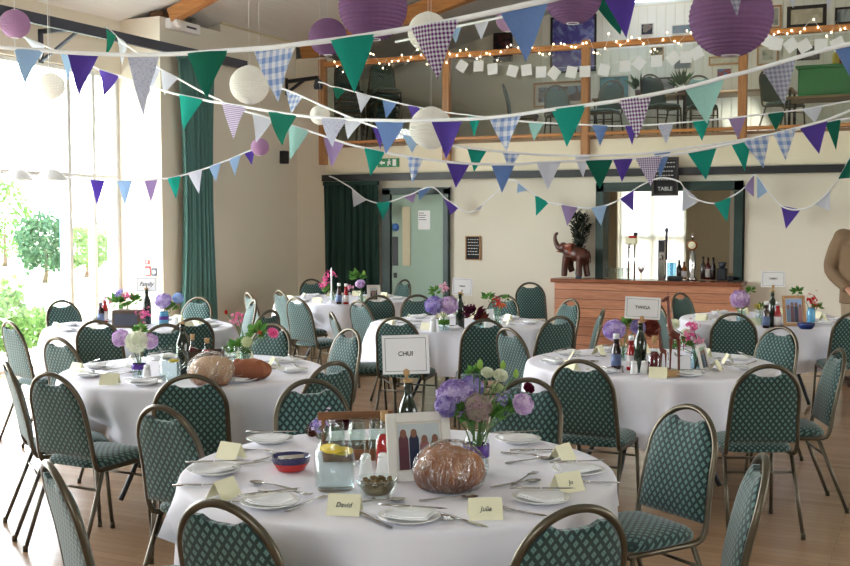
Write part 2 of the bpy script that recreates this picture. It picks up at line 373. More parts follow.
def blob(name, mb, mat, voxel, smooth=4, fac=.5):  # fuse overlapping shapes into one continuous skin
    me = mb.mesh(name, mat); o = bpy.data.objects.new('blob_tmp', me); C.objects.link(o)
    r = o.modifiers.new('r', 'REMESH'); r.mode = 'VOXEL'; r.voxel_size = voxel; r.use_smooth_shade = True
    s = o.modifiers.new('s', 'SMOOTH'); s.iterations = smooth; s.factor = fac
    dg = bpy.context.evaluated_depsgraph_get(); dg.update(); out = bpy.data.meshes.new_from_object(o.evaluated_get(dg))
    bpy.data.objects.remove(o); out.materials.clear(); out.materials.append(M[mat] if isinstance(mat, str) else mat); out.name = name
    for p in out.polygons: p.use_smooth = True; p.material_index = 0
    return out
SKY = 11.0; SUN = 10.0; EXPO = 0.76
# ---------------------------------------------------------------- the room
YB = 13.3; XL = -9.0; XP = -8.4; XR = 6.0; YN = -3.0; XRIDGE = -1.5; YG = 16.3
ceil_z = lambda x: 4.22 + .25 * (min(x, 2 * XRIDGE - x) + 8.4)
s = MB(); s.box((XL - .2, YN - .2, -.12), (XR + .2, YG + 3.6, 0)); struct('floor', s, 'floor', 'pale beech strip floor')
# left wall: tall glazing along its length, a pier at the far end
WZ = 3.44
s = MB(); s.box((XL - .25, YN, WZ), (XL, 10.26, 4.9)); s.box((XL - .25, 10.26, 0), (XL, YG, 4.9)); s.box((XL - .25, YN, 0), (XL, YN + 1.2, WZ))
for y in (1.6, 5.6): s.box((XL - .25, y - .22, 0), (XL, y + .22, WZ))
s.box((XL - .25, YN + 1.2, 0), (XL, 1.82, WZ)); struct('wall_left', s, 'wall', 'cream wall over the tall windows')
s = MB(); s.box((XL, 10.26, 0), (XP, 11.5, 4.09)); s.box((XL, 11.5, 0), (XP - .03, YB, 4.22)); struct('wall_left_pier', s, 'wall', 'cream wall pier beside the windows')
# windows: frame, glass
wn = 0
for y0, y1, bars in ((1.82, 5.38, (3.6,)), (5.82, 10.26, (7.6, 9.44, 9.84))):
    wn += 1
    fr = MB(); w = .028
    for y in (y0 + w, y1 - w) + bars: fr.box((XL - .14, y - w, 0), (XL - .05, y + w, WZ))
    for z in (.04, 2.2, WZ - .03): fr.box((XL - .135, y0, z - .022), (XL - .055, y1, z + .022))
    wo = struct('window_%d' % wn, fr, 'alu', 'tall white framed glazing in the left wall')
    g = MB(); g.box((XL - .10, y0 + .02, .06), (XL - .092, y1 - .02, WZ - .06)); O('pane', g.mesh('pane', 'pane'), wo)
# back wall: door leaf in front of it, bar opening through it, balcony above
BX0, BX1, BZ = -3.94, -2.12, 2.1
s = MB(); s.box((XL, YB, 0), (BX0, YB + .2, 2.66)); s.box((BX1, YB, 0), (XR, YB + .2, 2.66)); s.box((BX0, YB, BZ), (BX1, YB + .2, 2.66)); s.box((BX0, YB, 0), (BX1, YB + .2, .9))
s.box((XL, YB, 2.66), (-7.92, YB + .2, 3.99)); struct('wall_back', s, 'wall', 'cream back wall under the balcony')
s = MB()
for k in range(3): s.box((-7.92, YB - .035, 2.33 + k * .125), (XR, YB - .001, 2.33 + k * .125 + .119))
s.box((-7.92, YB - .03, 2.33), (XR, YB - .003, 2.70)); struct('trim_1', s, 'fascia', 'cream boarded balcony fascia')
s = MB(); s.box((-7.92, YB - .01, 2.66), (XR, YG, 2.74)); struct('floor_balcony', s, 'board', 'balcony floor')
s = MB(); s.box((XL, YG, 0), (XR, YG + .2, 6.4)); struct('wall_balcony', s, 'wall', 'cream rear wall of the balcony')
s = MB()
for k in range(40): s.box((-5.75 + k * .14, YG - .012, 2.74), (-5.75 + k * .14 + .128, YG - .001, 4.9))
struct('trim_2', s, 'white_wall', 'upright panelling on the balcony rear wall')
# bar room behind the opening
s = MB(); s.box((-6.2, YB + .2, 0), (-6.1, YG, 2.66)); s.box((1.0, YB + .2, 0), (1.1, YG, 2.66))
struct('wall_bar', s, 'olive', 'olive side walls of the bar room')
sx0 = at_Y(730, 230, YG - .07).x; s = MB(); s.box((sx0, YG - .09, .9), (sx0 + .11, YG - .062, 2.6)); struct('trim_7', s, 'white_wall', 'pale upright strip in the bar room')
# bar-room back wall has a window: rebuild wall_balcony lower part around it
x0w, x1w = at_Y(618, 230, YG).x, at_Y(687, 230, YG).x
s = MB(); s.box((-6.1, YG - .06, 0), (x0w, YG - .013, 2.66)); s.box((x1w, YG - .06, 0), (1.0, YG - .013, 2.66)); s.box((x0w, YG - .06, 0), (x1w, YG - .013, .5)); s.box((x0w, YG - .06, 2.5), (x1w, YG - .013, 2.66))
struct('wall_bar_rear', s, 'olive', 'olive wall around the bar window')
o = bpy.data.objects['wall_balcony']; s = MB(); s.box((XL, YG, 0), (x0w, YG + .2, 6.4)); s.box((x1w, YG, 0), (XR, YG + .2, 6.4)); s.box((x0w, YG, 0), (x1w, YG + .2, .5)); s.box((x0w, YG, 2.5), (x1w, YG + .2, 4.93)); s.box((x0w, YG, 5.5), (x1w, YG + .2, 6.4)); o.data = s.mesh('wall_balcony', 'wall')
fr = MB()
for x in (x0w + .03, x1w - .03): fr.box((x - .03, YG + .06, 4.93), (x + .03, YG + .12, 5.5))
for z in (4.96, 5.47): fr.box((x0w, YG + .065, z - .03), (x1w, YG + .115, z + .03))
wo = struct('window_9', fr, 'alu', 'small high window in the balcony wall'); g = MB(); g.box((x0w, YG + .085, 4.95), (x1w, YG + .09, 5.49)); O('pane', g.mesh('pane', 'pane'), wo)
m_, nt_, o_ = newmat('roller_blind'); sheer('roller_blind', S(246, 243, 228), nt_, o_, .22); M['blind'] = m_
s = MB()
for y in (x0w + .03, (x0w + x1w) / 2, x1w - .03): s.box((y - .03, YG + .06, .5), (y + .03, YG + .12, 2.5))
for z in (.54, 1.42, 2.46): s.box((x0w, YG + .065, z - .03), (x1w, YG + .115, z + .03))
bt = thing('fill_batten', 'added out-of-view batten that fills the bar room with light', 'light', (-2.4, 14.6, 2.58)); q_ = MB(); q_.box((-.7, -.06, 0), (.7, .06, .075)); O('housing', q_.mesh('housing', 'white'), bt); q_ = MB(); q_.box((-.68, -.05, -.02), (.68, .05, -.001)); M['fill_glow'] = emit('fill_glow', (1, .95, .85, 1), 9); O('diffuser', q_.mesh('diffuser', 'fill_glow'), bt)  # added glowing fitting, out of view, lifts the dark bar room
wo = struct('window_4', s, 'alu', 'white window behind the bar')
s = MB(); s.grid(lambda u, v: (x0w + .02 + u * (x1w - x0w - .04), YG + .03 + .006 * math.sin(u * 60), .52 + v * 1.96), 60, 1); O('blind', s.mesh('blind', 'blind'), wo)
s = MB(); s.box((x0w + .02, YG + .085, .55), (x1w - .02, YG + .09, 2.45)); O('pane', s.mesh('pane', 'pane'), wo)
# right wall and the wall behind the camera, windows added for fill light
s = MB(); ws = ((4.2, 5.4), (7.4, 9.4))
s.box((XR, YN, 0), (XR + .2, YG, .9)); s.box((XR, YN, 2.6), (XR + .2, 13.7, 4.6)); s.box((XR, 13.7, 2.6), (XR + .2, YG, 3.6)); s.box((XR, 13.7, 3.6), (XR + .2, 15.0, 4.6)); s.box((XR, 15.0, 4.3), (XR + .2, YG, 4.6)); e = YN
for a, b in ws: s.box((XR, e, .9), (XR + .2, a, 2.6)); e = b
s.box((XR, e, .9), (XR + .2, YG, 2.6)); struct('wall_right', s, 'wall', 'cream right wall')
for k, (a, b) in enumerate(ws):
    fr = MB()
    for y in (a + .03, (a + b) / 2, b - .03): fr.box((XR + .05, y - .03, .9), (XR + .12, y + .03, 2.6))
    for z in (.93, 2.57): fr.box((XR + .055, a, z - .03), (XR + .115, b, z + .03))
    wo = struct('window_%d' % (5 + k), fr, 'alu', 'unseen white window added in the right wall for fill'); g = MB(); g.box((XR + .08, a, .92), (XR + .085, b, 2.58)); O('pane', g.mesh('pane', 'pane'), wo)  # unseen side windows, put in to let in fill light
fr = MB()
for y in (15.03, YG - .03): fr.box((XR + .05, y - .03, 3.6), (XR + .12, y + .03, 4.3))
for z in (3.63, 4.27): fr.box((XR + .055, 15.0, z - .03), (XR + .115, YG, z + .03))
wo = struct('window_10', fr, 'alu', 'unseen white window added at the balcony end for fill'); g = MB(); g.box((XR + .08, 15.0, 3.62), (XR + .085, YG, 4.28)); O('pane', g.mesh('pane', 'pane'), wo)  # opening added out of view to brighten the balcony
s = MB(); s.box((XL - .2, YN - .2, 0), (-1.6, YN, 6.4)); s.box((1.6, YN - .2, 0), (XR + .2, YN, 6.4)); s.box((-1.6, YN - .2, 0), (1.6, YN, 2.5)); s.box((-1.6, YN - .2, 3.6), (1.6, YN, 6.4)); struct('wall_front', s, 'wall', 'cream wall behind the viewer')
fr = MB()
for x in (-1.57, 0, 1.57): fr.box((x - .03, YN - .15, 2.5), (x + .03, YN - .08, 3.6))
for z in (2.53, 3.57): fr.box((-1.6, YN - .145, z - .03), (1.6, YN - .085, z + .03))
wo = struct('window_8', fr, 'alu', 'high window added behind the viewer for fill'); g = MB(); g.box((-1.55, YN - .12, 2.52), (1.55, YN - .115, 3.58)); O('pane', g.mesh('pane', 'pane'), wo)  # added opening that lights the flags and signs facing the camera
# pitched ceiling
s = MB(); pr = [(XL - .25, ceil_z(XL - .25)), (XRIDGE, ceil_z(XRIDGE)), (XR + .25, ceil_z(XR + .25)), (XR + .25, ceil_z(XR + .25) + .12), (XRIDGE, ceil_z(XRIDGE) + .12), (XL - .25, ceil_z(XL - .25) + .12)]

s.prism(pr, YN - .2, 14.3); s.prism(pr, 15.6, YG + .2)
def strip(x0, x1): s.prism([(x0, ceil_z(x0)), (x1, ceil_z(x1)), (x1, ceil_z(x1) + .12), (x0, ceil_z(x0) + .12)], 14.3, 15.6)
strip(XL - .25, -4.4); strip(-3.7, XRIDGE); strip(XRIDGE, XR + .25)
struct('ceiling', s, 'ceiling', 'pale boarded pitched ceiling')
fr = MB()
for x in (-4.37, -3.73): fr.box((x - .03, 14.3, ceil_z(x) + .01), (x + .03, 15.6, ceil_z(x) + .11))
for y in (14.33, 15.57): fr.prism([(-4.4, ceil_z(-4.4) + .02), (-3.7, ceil_z(-3.7) + .02), (-3.7, ceil_z(-3.7) + .1), (-4.4, ceil_z(-4.4) + .1)], y - .03, y + .03)
wo = struct('window_11', fr, 'alu', 'unseen rooflight added over the balcony for light'); g = MB(); g.prism([(-4.4, ceil_z(-4.4) + .06), (-3.7, ceil_z(-3.7) + .06), (-3.7, ceil_z(-3.7) + .065), (-4.4, ceil_z(-4.4) + .065)], 14.3, 15.6); O('pane', g.mesh('pane', 'pane'), wo)  # roof opening out of view, cut to raise the balcony light
# timber: gable rafters over the balcony front, brace at the pier
s = MB()
def beam(s, a, b, w, h):
    a, b = Vector(a), Vector(b); t = (b - a).normalized(); e = t.cross(UP).normalized() * (w / 2); u = e.cross(t).normalized() * (h / 2)
    s.add([a - e - u, a + e - u, a + e + u, a - e + u, b - e - u, b + e - u, b + e + u, b - e + u], [(3, 2, 1, 0), (4, 5, 6, 7), (0, 1, 5, 4), (1, 2, 6, 5), (2, 3, 7, 6), (3, 0, 4, 7)], False)
beam(s, (-8.38, YB + .12, 4.06), (XRIDGE, YB + .12, ceil_z(XRIDGE) - .15), .14, .22); struct('trim_3', s, 'oak', 'timber rafter over the balcony front')
s = MB(); beam(s, at_d(172, 16, 13.0), at_d(222, -12, 12.7), .13, .16); struct('trim_4', s, 'oak', 'short timber brace at the pier top')
# eave strip
s = MB(); s.box((XP - .03, 11.5, 4.2), (XP + .0, YB, 4.24)); struct('trim_5', s, 'olive', 'thin eave strip')
# balustrade posts and rails (one balustrade, fixed to the building)
bal = thing('balustrade', 'glass panelled timber balcony railing over the bar', 'balustrade', (0, YB - .09, 2.70))
for k in range(8):
    x = -7.93 + 1.925 * k
    if x > 5.9: break
    p = MB(); p.bbox((x - .05, -.05, -.24), (x + .05, .05, 1.24), .008); O('post', p.mesh('post', 'oakz'), bal)
    if k < 7:
        g = MB(); g.box((x + .06, -.006, .09), (min(x + 1.865, 5.95), .006, 1.1)); O('glass_panel', g.mesh('glass_panel', 'bal_glass'), bal)
p = MB(); p.bbox((-7.9, -.045, 1.13), (5.95, .045, 1.2), .01); O('top_rail', p.mesh('top_rail', 'oak'), bal)
p = MB(); p.bbox((-7.9, -.04, .043), (5.95, .04, .085), .008); O('bottom_rail', p.mesh('bottom_rail', 'oak'), bal)
# curtain tracks
t = thing('curtain_track', 'blue-grey steel curtain track along the left window wall', 'curtain track', (XP + .07, 0, 3.72))
s = MB(); s.box((-.05, 4.0, -.05), (.0, 11.95, .06)); O('rail', s.mesh('rail', 'track'), t)
for y in (6.2, 8.95):
    b = MB(); b.box((-.66, y - .02, .0), (-.05, y + .02, .05)); b.box((-.66, y - .02, -.32), (-.62, y + .02, .05)); beam(b, (-.64, y, -.3), (-.08, y, .0), .03, .03); O('bracket', b.mesh('bracket', 'track'), t)
t = thing('curtain_track', 'long black curtain track under the balcony fascia', 'curtain track', (0, YB - .11, 2.27))
s = MB(); s.box((-7.93, -.03, -.045), (5.9, .03, .045)); O('rail', s.mesh('rail', 'black'), t)
for x in (-7.6, -5.6, -3.6, -1.6, .5):
    b = MB(); b.box((x - .02, .03, -.03), (x + .02, .105, .03)); O('bracket', b.mesh('bracket', 'black'), t)
def curtain(x0, x1, y, z0, z1, folds, mat, amp, label, along='x'):
    s = MB()
    def fn(u, v):
        a = amp * (.5 + .5 * v) * math.sin(u * folds * 2 * PI + .8 * math.sin(v * 3)) + amp * .3 * math.sin(u * folds * 4.4 * PI + 1)
        q = x0 + (x1 - x0) * (u + (.5 - u) * .25 * math.sin(PI * min(1, v * 1.1)) * (0 if along == 'x' else 1))
        z = z1 + (z0 - z1) * v
        return (q, y + a, z) if along == 'x' else (y + a, q, z)
    s.grid(fn, folds * 12, 14)
    t = thing('curtain', label, 'curtain', (0, 0, 0))
    me = s.mesh('drape', mat); O('drape', me, t)
    o = t.children[0]; md = o.modifiers.new('s', 'SOLIDIFY'); md.thickness = .008
    h = MB()
    if along == 'x': h.box((x0, y - .02, z1 - .005), (x1, y + .02, z1 + .05))
    else: h.box((y - .02, x0, z1 - .005), (y + .02, x1, z1 + .05))
    O('header', h.mesh('header', mat), t)
curtain(10.42, 11.16, XP + .12, .03, 3.62, 7, 'curtain', .055, 'tall teal-green curtain gathered beside the left window', 'y')
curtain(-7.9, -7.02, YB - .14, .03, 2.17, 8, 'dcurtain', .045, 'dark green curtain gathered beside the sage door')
# door
d = MB(); d.box((-6.86, YB - .05, .01), (-6.07, YB - .005, 2.03)); door = struct('door_1', d, 'sage', 'sage green door with a vision panel')
f = MB(); f.box((-6.99, YB - .09, 0), (-6.87, YB - .004, 2.1)); f.box((-6.06, YB - .09, 0), (-5.99, YB - .004, 2.1)); f.box((-6.99, YB - .09, 2.03), (-5.99, YB - .004, 2.12)); O('door_frame', f.mesh('door_frame', 'dgreen'), door)
f = MB(); f.box((-6.69, YB - .06, 1.05), (-6.57, YB - .048, 1.86)); O('vision_panel', f.mesh('vision_panel', 'olive'), door)
f = MB(); f.box((-6.85, YB - .056, 1.05), (-6.76, YB - .048, 1.45)); f.box((-6.83, YB - .056, .88), (-6.78, YB - .048, .95)); O('push_plate', f.mesh('push_plate', 'black'), door)
f = MB(); f.lathe([(.0, 0), (.055, 0), (.055, .004), (0, .004)], 20); me = f.mesh('door_disc', 'signblue'); me.transform(Matrix.Rotation(R(90), 4, 'X')); O('safety_disc', me, door, (-6.80, YB - .052, 1.58))
n_ = MB(); n_.box((-.09, -.002, -.13), (.09, 0, .13)); nt = solo('notice', n_.mesh('notice', 'paper'), 'white paper notice taped to the sage door', 'notice', (-6.36, YB - .053, 1.68))
n_ = MB()
for k, w in enumerate((.5, .7, .6, .72)): n_.box((-.08, -.003, .09 - k * .03), (-.08 + .16 * w, -.0025, .098 - k * .03))
O('lettering', n_.mesh('lettering', 'ink'), nt)
# exit sign on the fascia
e = thing('exit_sign', 'green emergency exit sign on the cream fascia', 'sign', (at_Y(388, 166, YB - .06).x, YB - .036, 2.47))
s = MB(); s.box((-.16, -.03, -.06), (.16, 0, .06)); O('plate', s.mesh('plate', 'exitgreen'), e)
s = MB(); s.prism([(-.13, 0), (-.09, .035), (-.09, .014), (-.045, .014), (-.045, -.014), (-.09, -.014), (-.09, -.035)], -.033, -.03)
s.prism([(.075, -.045), (.13, -.045), (.13, .045), (.075, .045)], -.033, -.03)
s.prism([(-.01, -.04), (.008, -.045), (.02, -.012), (.036, -.03), (.05, -.022), (.028, .012), (.05, .01), (.05, .02), (.012, .026), (-.016, .005), (-.008, -.003), (.006, .008)], -.033, -.03)
s.prism([(.022 + .012 * math.cos(k * PI / 5), .038 + .012 * math.sin(k * PI / 5)) for k in range(10)], -.033, -.03)
O('pictogram', s.mesh('pictogram', 'signwhite'), e)
# bar opening frame and bar
f = MB(); f.box((BX0 - .01, YB - .05, .946), (BX0 + .09, YB + .21, BZ + .05)); f.box((BX1 - .12, YB - .05, .946), (BX1 - .02, YB + .21, BZ + .05)); f.box((BX0 - .01, YB - .05, BZ - .06), (BX1 - .02, YB + .21, BZ + .05))
struct('trim_6', f, 'dgreen', 'dark green frame of the bar opening')
bar = thing('bar_counter', 'reddish wooden plank bar counter below the opening', 'bar', (0, 12.9, 0))
s = MB(); s.box((-4.38, .03, 0), (-2.12, .385, .9)); O('front', s.mesh('front', 'bar_wood'), bar)
s = MB(); s.bbox((-4.42, -.02, .9), (-2.08, .385, .945), .006); O('counter_top', s.mesh('counter_top', 'bar_top'), bar)
BARZ = .947
# high-level light on the pier
e = thing('emergency_light', 'white wall emergency light above the green curtain', 'light', (XP + .002, 10.6, 4.02))
s = MB(); s.bbox((0, -.25, -.06), (.09, .33, .06), .012); O('housing', s.mesh('housing', 'white'), e)
s = MB(); s.lathe([(0, .0), (.05, 0), (.075, .06), (.07, .075), (0, .075)], 20); me = s.mesh('lamp_head', 'white'); me.transform(Matrix.Rotation(R(70), 4, 'Y')); O('lamp_head', me, e, (.09, -.16, 0))
s = MB(); s.box((.0905, .05, -.012), (.092, .24, .012)); O('vent_slot', s.mesh('vent_slot', 'track'), e)
# things stored on the pier top
s = MB(); s.bbox((-.09, -.16, 0), (.09, .16, .075), .015); solo('basket', s.mesh('basket', 'basket'), 'brown basket stored on the pier top', 'basket', (-8.52, 10.48, 4.092))
s = MB(); s.lathe([(0, 0), (.05, 0), (.055, .02), (.055, .06), (.045, .075), (.02, .085), (0, .085)], 20); solo('tin_jar', s.mesh('tin_jar', 'tin'), 'dull tin jar beside the basket on the pier', 'jar', (-8.47, 10.76, 4.092))
s = MB(); s.lathe([(0, 0), (.045, 0), (.05, .05), (.03, .07), (.03, .09), (0, .09)], 20); solo('tin_jug', s.mesh('tin_jug', 'tin'), 'small metal jug at the pier edge under the ceiling', 'jug', (-8.46, 10.98, 4.092))
p = at_X(286, 84, XP - .03); t = thing('wall_bracket', 'black wall bracket jutting out above the small white lantern', 'bracket', (XP - .028, p.y, p.z))
s = MB(); s.box((0, -.025, -.16), (.02, .025, .08)); O('wall_plate', s.mesh('wall_plate', 'black'), t)
s = MB(); beam(s, (.01, 0, .03), (.52, 0, .06), .05, .05); beam(s, (.01, 0, -.13), (.3, 0, .04), .035, .035); O('arm', s.mesh('arm', 'black'), t)
s = MB(); s.lathe([(0, -.1), (.06, -.1), (.07, -.06), (.05, .02), (0, .05)], 16, (.53, 0, .0)); O('lamp_head', s.mesh('lamp_head', 'track'), t)
p = at_Y(290, 158, 13.0); s = MB(); s.bbox((0, -.06, -.09), (.09, .06, .09), .01); solo('wall_speaker', s.mesh('wall_speaker', 'black'), 'small black box fixed to the cream wall near the corner', 'speaker', (XP - .029, 12.9, at_X(290, 158, XP).z))
# signs on the pier's window face
def wall_sign(name, px, py, w, h, mat, label, bits):
    p = at_Y(px, py, 10.25); t = solo(name, MB().box((-w / 2, -.006, -h / 2), (w / 2, 0, h / 2)).mesh(name, mat), label, 'sign', (p.x, 10.255, p.z))
    for nm, poly, m in bits: O(nm, MB().prism(poly, -.0085, -.006).mesh(nm, m), t)
wall_sign('alarm_call_point', 147, 262, .07, .05, 'signred', 'small red alarm point above the sign board on the pier', [('button', [(-.012, -.012), (.012, -.012), (.012, .012), (-.012, .012)], 'signwhite')])
wall_sign('fire_sign', 147.5, 271, .085, .12, 'signred', 'red and white fire notice on the white pier', [('white_panel', [(-.035, -.04), (.035, -.04), (.035, .025), (-.035, .025)], 'signwhite')])
wall_sign('extinguisher_sign', 154, 272, .075, .10, 'track', 'grey notice with a pale disc beside the fire notice', [('disc', [(.022 * math.cos(k * PI / 6), .022 * math.sin(k * PI / 6)) for k in range(12)], 'signwhite')])
# pendant lamps near the window
for px, lab in ((18, 'pale pendant lamp at the far left by the glazing'), (51, 'pale pendant lamp hanging beside the window mullion')):
    p = at_d(px, 180, 10.4); t = thing('pendant_lamp', lab, 'lamp', p)
    s = MB(); s.open_lathe([(.06, .1), (.075, .09), (.16, -.0)], 24); s.open_lathe([(.155, 0), (.07, .088)], 24); O('lamp_shade', s.mesh('lamp_shade', 'white'), t)
    s = MB(); s.tube([(0, 0, .09), (0, 0, ceil_z(p.x) - p.z)], .004, 6); O('lamp_cord', s.mesh('lamp_cord', 'white'), t)
    s = MB(); s.ell((0, 0, .03), (.035, .035, .045)); O('bulb', s.mesh('bulb', 'white'), t)
# ---------------------------------------------------------------- outside
s = MB(); s.box((-120, -60, -.35), (XL - .26, 90, -.13)); o = struct('lawn', s, 'grass', 'bright grass outside the window')
s = MB(); s.box((XL - 4.5, -4, -.13), (XL - .255, 14, -.02)); struct('terrace', s, 'patio', 'pale terrace outside the windows')
vp = at_X(66, 250, XL - .95); s = MB(); s.box((XL - 1.0, vp.y - .05, -.02), (XL - .9, vp.y + .05, 1.85)); struct('veranda_post', s, 'tealpost', 'teal post outside the window')
rnd = random.Random(3)
def leafy(n, rx, rz, size, trunk):
    s = MB()
    for i in range(n):
        a = rnd.uniform(0, 2 * PI); u = rnd.uniform(-.85, 1); rr = rnd.uniform(.72, 1.02) * (1 + .14 * math.sin(3 * a + 5 * u) + .1 * math.sin(7 * a))
        h = math.sqrt(max(0, 1 - u * u)); p = Vector((rx * rr * h * math.cos(a), rx * rr * h * math.sin(a), trunk + rz + rz * rr * u))
        d = Vector((rnd.gauss(0, 1), rnd.gauss(0, 1), rnd.gauss(0, 1))).normalized(); e = d.orthogonal().normalized(); z = size * rnd.uniform(.6, 1.3)
        s.add([p - d * z, p + e * z * .5, p + d * z, p - e * z * .5], [(0, 1, 2, 3)], False)
    return s
def tree(name, lab, x, y, rx, rz, trunk, n, size, mat, grp=None):
    t = thing(name, lab, name.split('_')[-1], (x, y, -.131), 0, grp)
    O('foliage', leafy(n, rx, rz, size, trunk).mesh('foliage', mat), t)['kind'] = 'stuff'
    s = MB(); s.tube([(0, 0, 0), (.04, .02, trunk), (0, .05, trunk + rz)], [rx * .08 + .02, rx * .06 + .015, .02], 8); O('trunk', s.mesh('trunk', 'bark'), t)
p = at_d(44, 240, 31); tree('oak_tree', 'round dark-leaved tree on the lawn beyond the window', p.x, p.y, .72, .85, .25, 2000, .08, 'treeleaf')
p = at_d(4, 250, 42); tree('tall_tree', 'tall pale tree at the far left beyond the window', p.x, p.y, 1.1, 1.7, .2, 1800, .09, 'bushleaf')
p = at_d(86, 250, 34); tree('birch_tree', 'pale tree seen through the glazed door', p.x, p.y, .8, .7, .2, 1300, .09, 'bushleaf')
p = at_d(38, 330, 14.6); tree('garden_bush', 'bright green bush low outside the window', p.x, p.y, .34, .3, .0, 900, .05, 'bushleaf')
p = at_d(8, 320, 13.6); tree('leafy_bush', 'yellow-green bush at the far left outside the window', p.x, p.y, .3, .5, .0, 900, .05, 'bushleaf')
# ---------------------------------------------------------------- tables
TR = .80
TB = {}   # name -> centre
def dk(px, py, d): p = at_d(px, py, d); return Vector((p.x, p.y, 0))
TB['front'] = dk(398, 473, 3.95); TB['bread'] = dk(194, 371, 6.61); TB['giraffe'] = dk(650, 364, 6.95); TB['window'] = dk(140, 327, 9.3)
TB['curtain'] = dk(344, 299, 12.6); TB['middle'] = dk(459, 324, 9.65); TB['tweed'] = dk(768, 320, 10.05)
TD = {'front': 'front table', 'bread': 'two-loaf table', 'giraffe': 'giraffe table', 'window': 'window table', 'curtain': 'dark curtain table', 'middle': 'two-hydrangea table', 'tweed': 'pine frame table'}
def cloth_mesh(seed):
    rn = random.Random(seed); n = 120; ph = [rn.uniform(0, 6.28) for _ in range(4)]
    def fold(a, t):
        return t * (.028 * math.sin(11 * a + ph[0]) + .022 * math.sin(17 * a + ph[1]) + .016 * math.sin(6 * a + ph[2]) + .01 * math.sin(29 * a + ph[3]))
    rings = [(.2, 0, 0), (.5, 0, 0), (.74, 0, 0), (.785, 0, 0), (.797, -.004, 0), (.803, -.014, .04), (.806, -.03, .16), (.810, -.08, .62), (.815, -.16, 1.1), (.820, -.25, 1.45), (.824, -.33, 1.65), (.826, -.385, 1.75)]
    vs = [(0, 0, .755)]; fs = []
    for r, z, t in rings:
        for k in range(n):
            a = 2 * PI * k / n; q = r + fold(a, t); vs.append((q * math.cos(a), q * math.sin(a), .755 + z + (t * .008 * math.sin(4 * a + ph[1]))))
    for k in range(n): fs.append((0, 1 + k, 1 + (k + 1) % n))
    for i in range(len(rings) - 1):
        for k in range(n): l = (k + 1) % n; fs.append((1 + i * n + k, 1 + i * n + n + k, 1 + i * n + n + l, 1 + i * n + l))
    return MB().add(vs, fs).mesh('tablecloth', 'linen')
tt = MB(); tt.lathe([(0, .715), (.775, .715), (.78, .72), (.78, .742), (.775, .747), (0, .747)], 64); tt = tt.mesh('tabletop', 'board')
tl = MB(); tl.tube([(.22, 0, .715), (.3, 0, .4), (.48, 0, .012)], .016, 8, sub=4); tl = tl.mesh('leg', 'black')
tb_ = MB(); tb_.tube([(-.3, 0, .40), (.3, 0, .40)], .012, 8); tb_ = tb_.mesh('brace', 'black')
for i, k in enumerate(TB):
    t = thing('round_table', 'round folding table under the white cloth: ' + TD[k], 'table', TB[k], .3 * i, 'round tables')
    O('tabletop', tt, t)
    for a in range(4): O('leg', tl, t, (0, 0, 0), PI / 4 + a * PI / 2)
    for a in range(2): O('brace', tb_, t, (0, 0, .001 + .025 * a), PI / 4 + a * PI / 2)
TZ = .757
# ---------------------------------------------------------------- banquet chairs
ZA, AH, AW = .735, .185, .176
def half(z): return AW + (ZA - z) * .05 if z < ZA else AW * math.sqrt(max(0, 1 - ((z - ZA) / AH) ** 2))
def yb(z): return -.195 - (z - .45) * .23 + .012 * math.sin((z - .45) / .47 * PI)
fr = MB(); P = [(-.172, .19, .425), (-.178, -.05, .425), (-.182, -.155, .428), (-.186, -.188, .452)]
zs = [.50, .56, .62, .68, ZA]
P += [(-half(z), yb(z), z) for z in zs]
arc = [(AW * math.cos(PI - a), yb(ZA + AH * math.sin(a)), ZA + AH * math.sin(a)) for a in [PI * k / 16 for k in range(1, 16)]]
P += arc + [(half(z), yb(z), z) for z in reversed(zs)] + [(.186, -.188, .452), (.182, -.155, .428), (.178, -.05, .425), (.172, .19, .425)]
fr.tube(P, .0125, 8, sub=2); fr.tube([(-.172, .19, .425), (.172, .19, .425)], .011, 6)
CH = {'back_frame': fr.mesh('back_frame', 'bronze')}
bp = MB()
def zt(u):
    zi = ZA + (AH - .012) * math.sqrt(max(0, 1 - u * u)); q = abs(u) / .5
    return zi - (.047 * max(0, 1 - q ** 3) + .012 * max(0, 1 - ((q - .55) / .3) ** 2) * 0)
def padpt(u, v, side):
    us = math.sin(u * PI / 2) if abs(u) < 1 else u
    z = .497 + (zt(us) - .497) * v; x = us * ((half(z) if z < ZA else AW) - .011)
    if z >= ZA: x = us * (AW - .011)
    puff = (1 - abs(us) ** 5) * (1 - abs(2 * v - 1) ** 6)
    return (x, yb(z) + ((.012 + .018 * puff) if side > 0 else (-.009 - .008 * puff)), z)
NU, NV = 20, 12
b0 = len(bp.v); bp.grid(lambda u, v: padpt(2 * u - 1, v, 1), NU, NV); b1 = len(bp.v); bp.grid(lambda u, v: padpt(1 - 2 * u, v, -1), NU, NV)
W1 = NU + 1; rim = [(i) for i in range(W1)] + [j * W1 + NU for j in range(1, NV + 1)] + [NV * W1 + i for i in range(NU - 1, -1, -1)] + [j * W1 for j in range(NV - 1, 0, -1)]
mir = lambda k: b1 + (k // W1) * W1 + (NU - k % W1)
for a, b in zip(rim, rim[1:] + rim[:1]): bp.f.append((a, mir(a), mir(b), b)); bp.sm.append(False); bp.mi.append(0)
CH['back_pad'] = bp.mesh('back_pad', 'fabric', lambda c: (c.x, c.z))
st = MB()
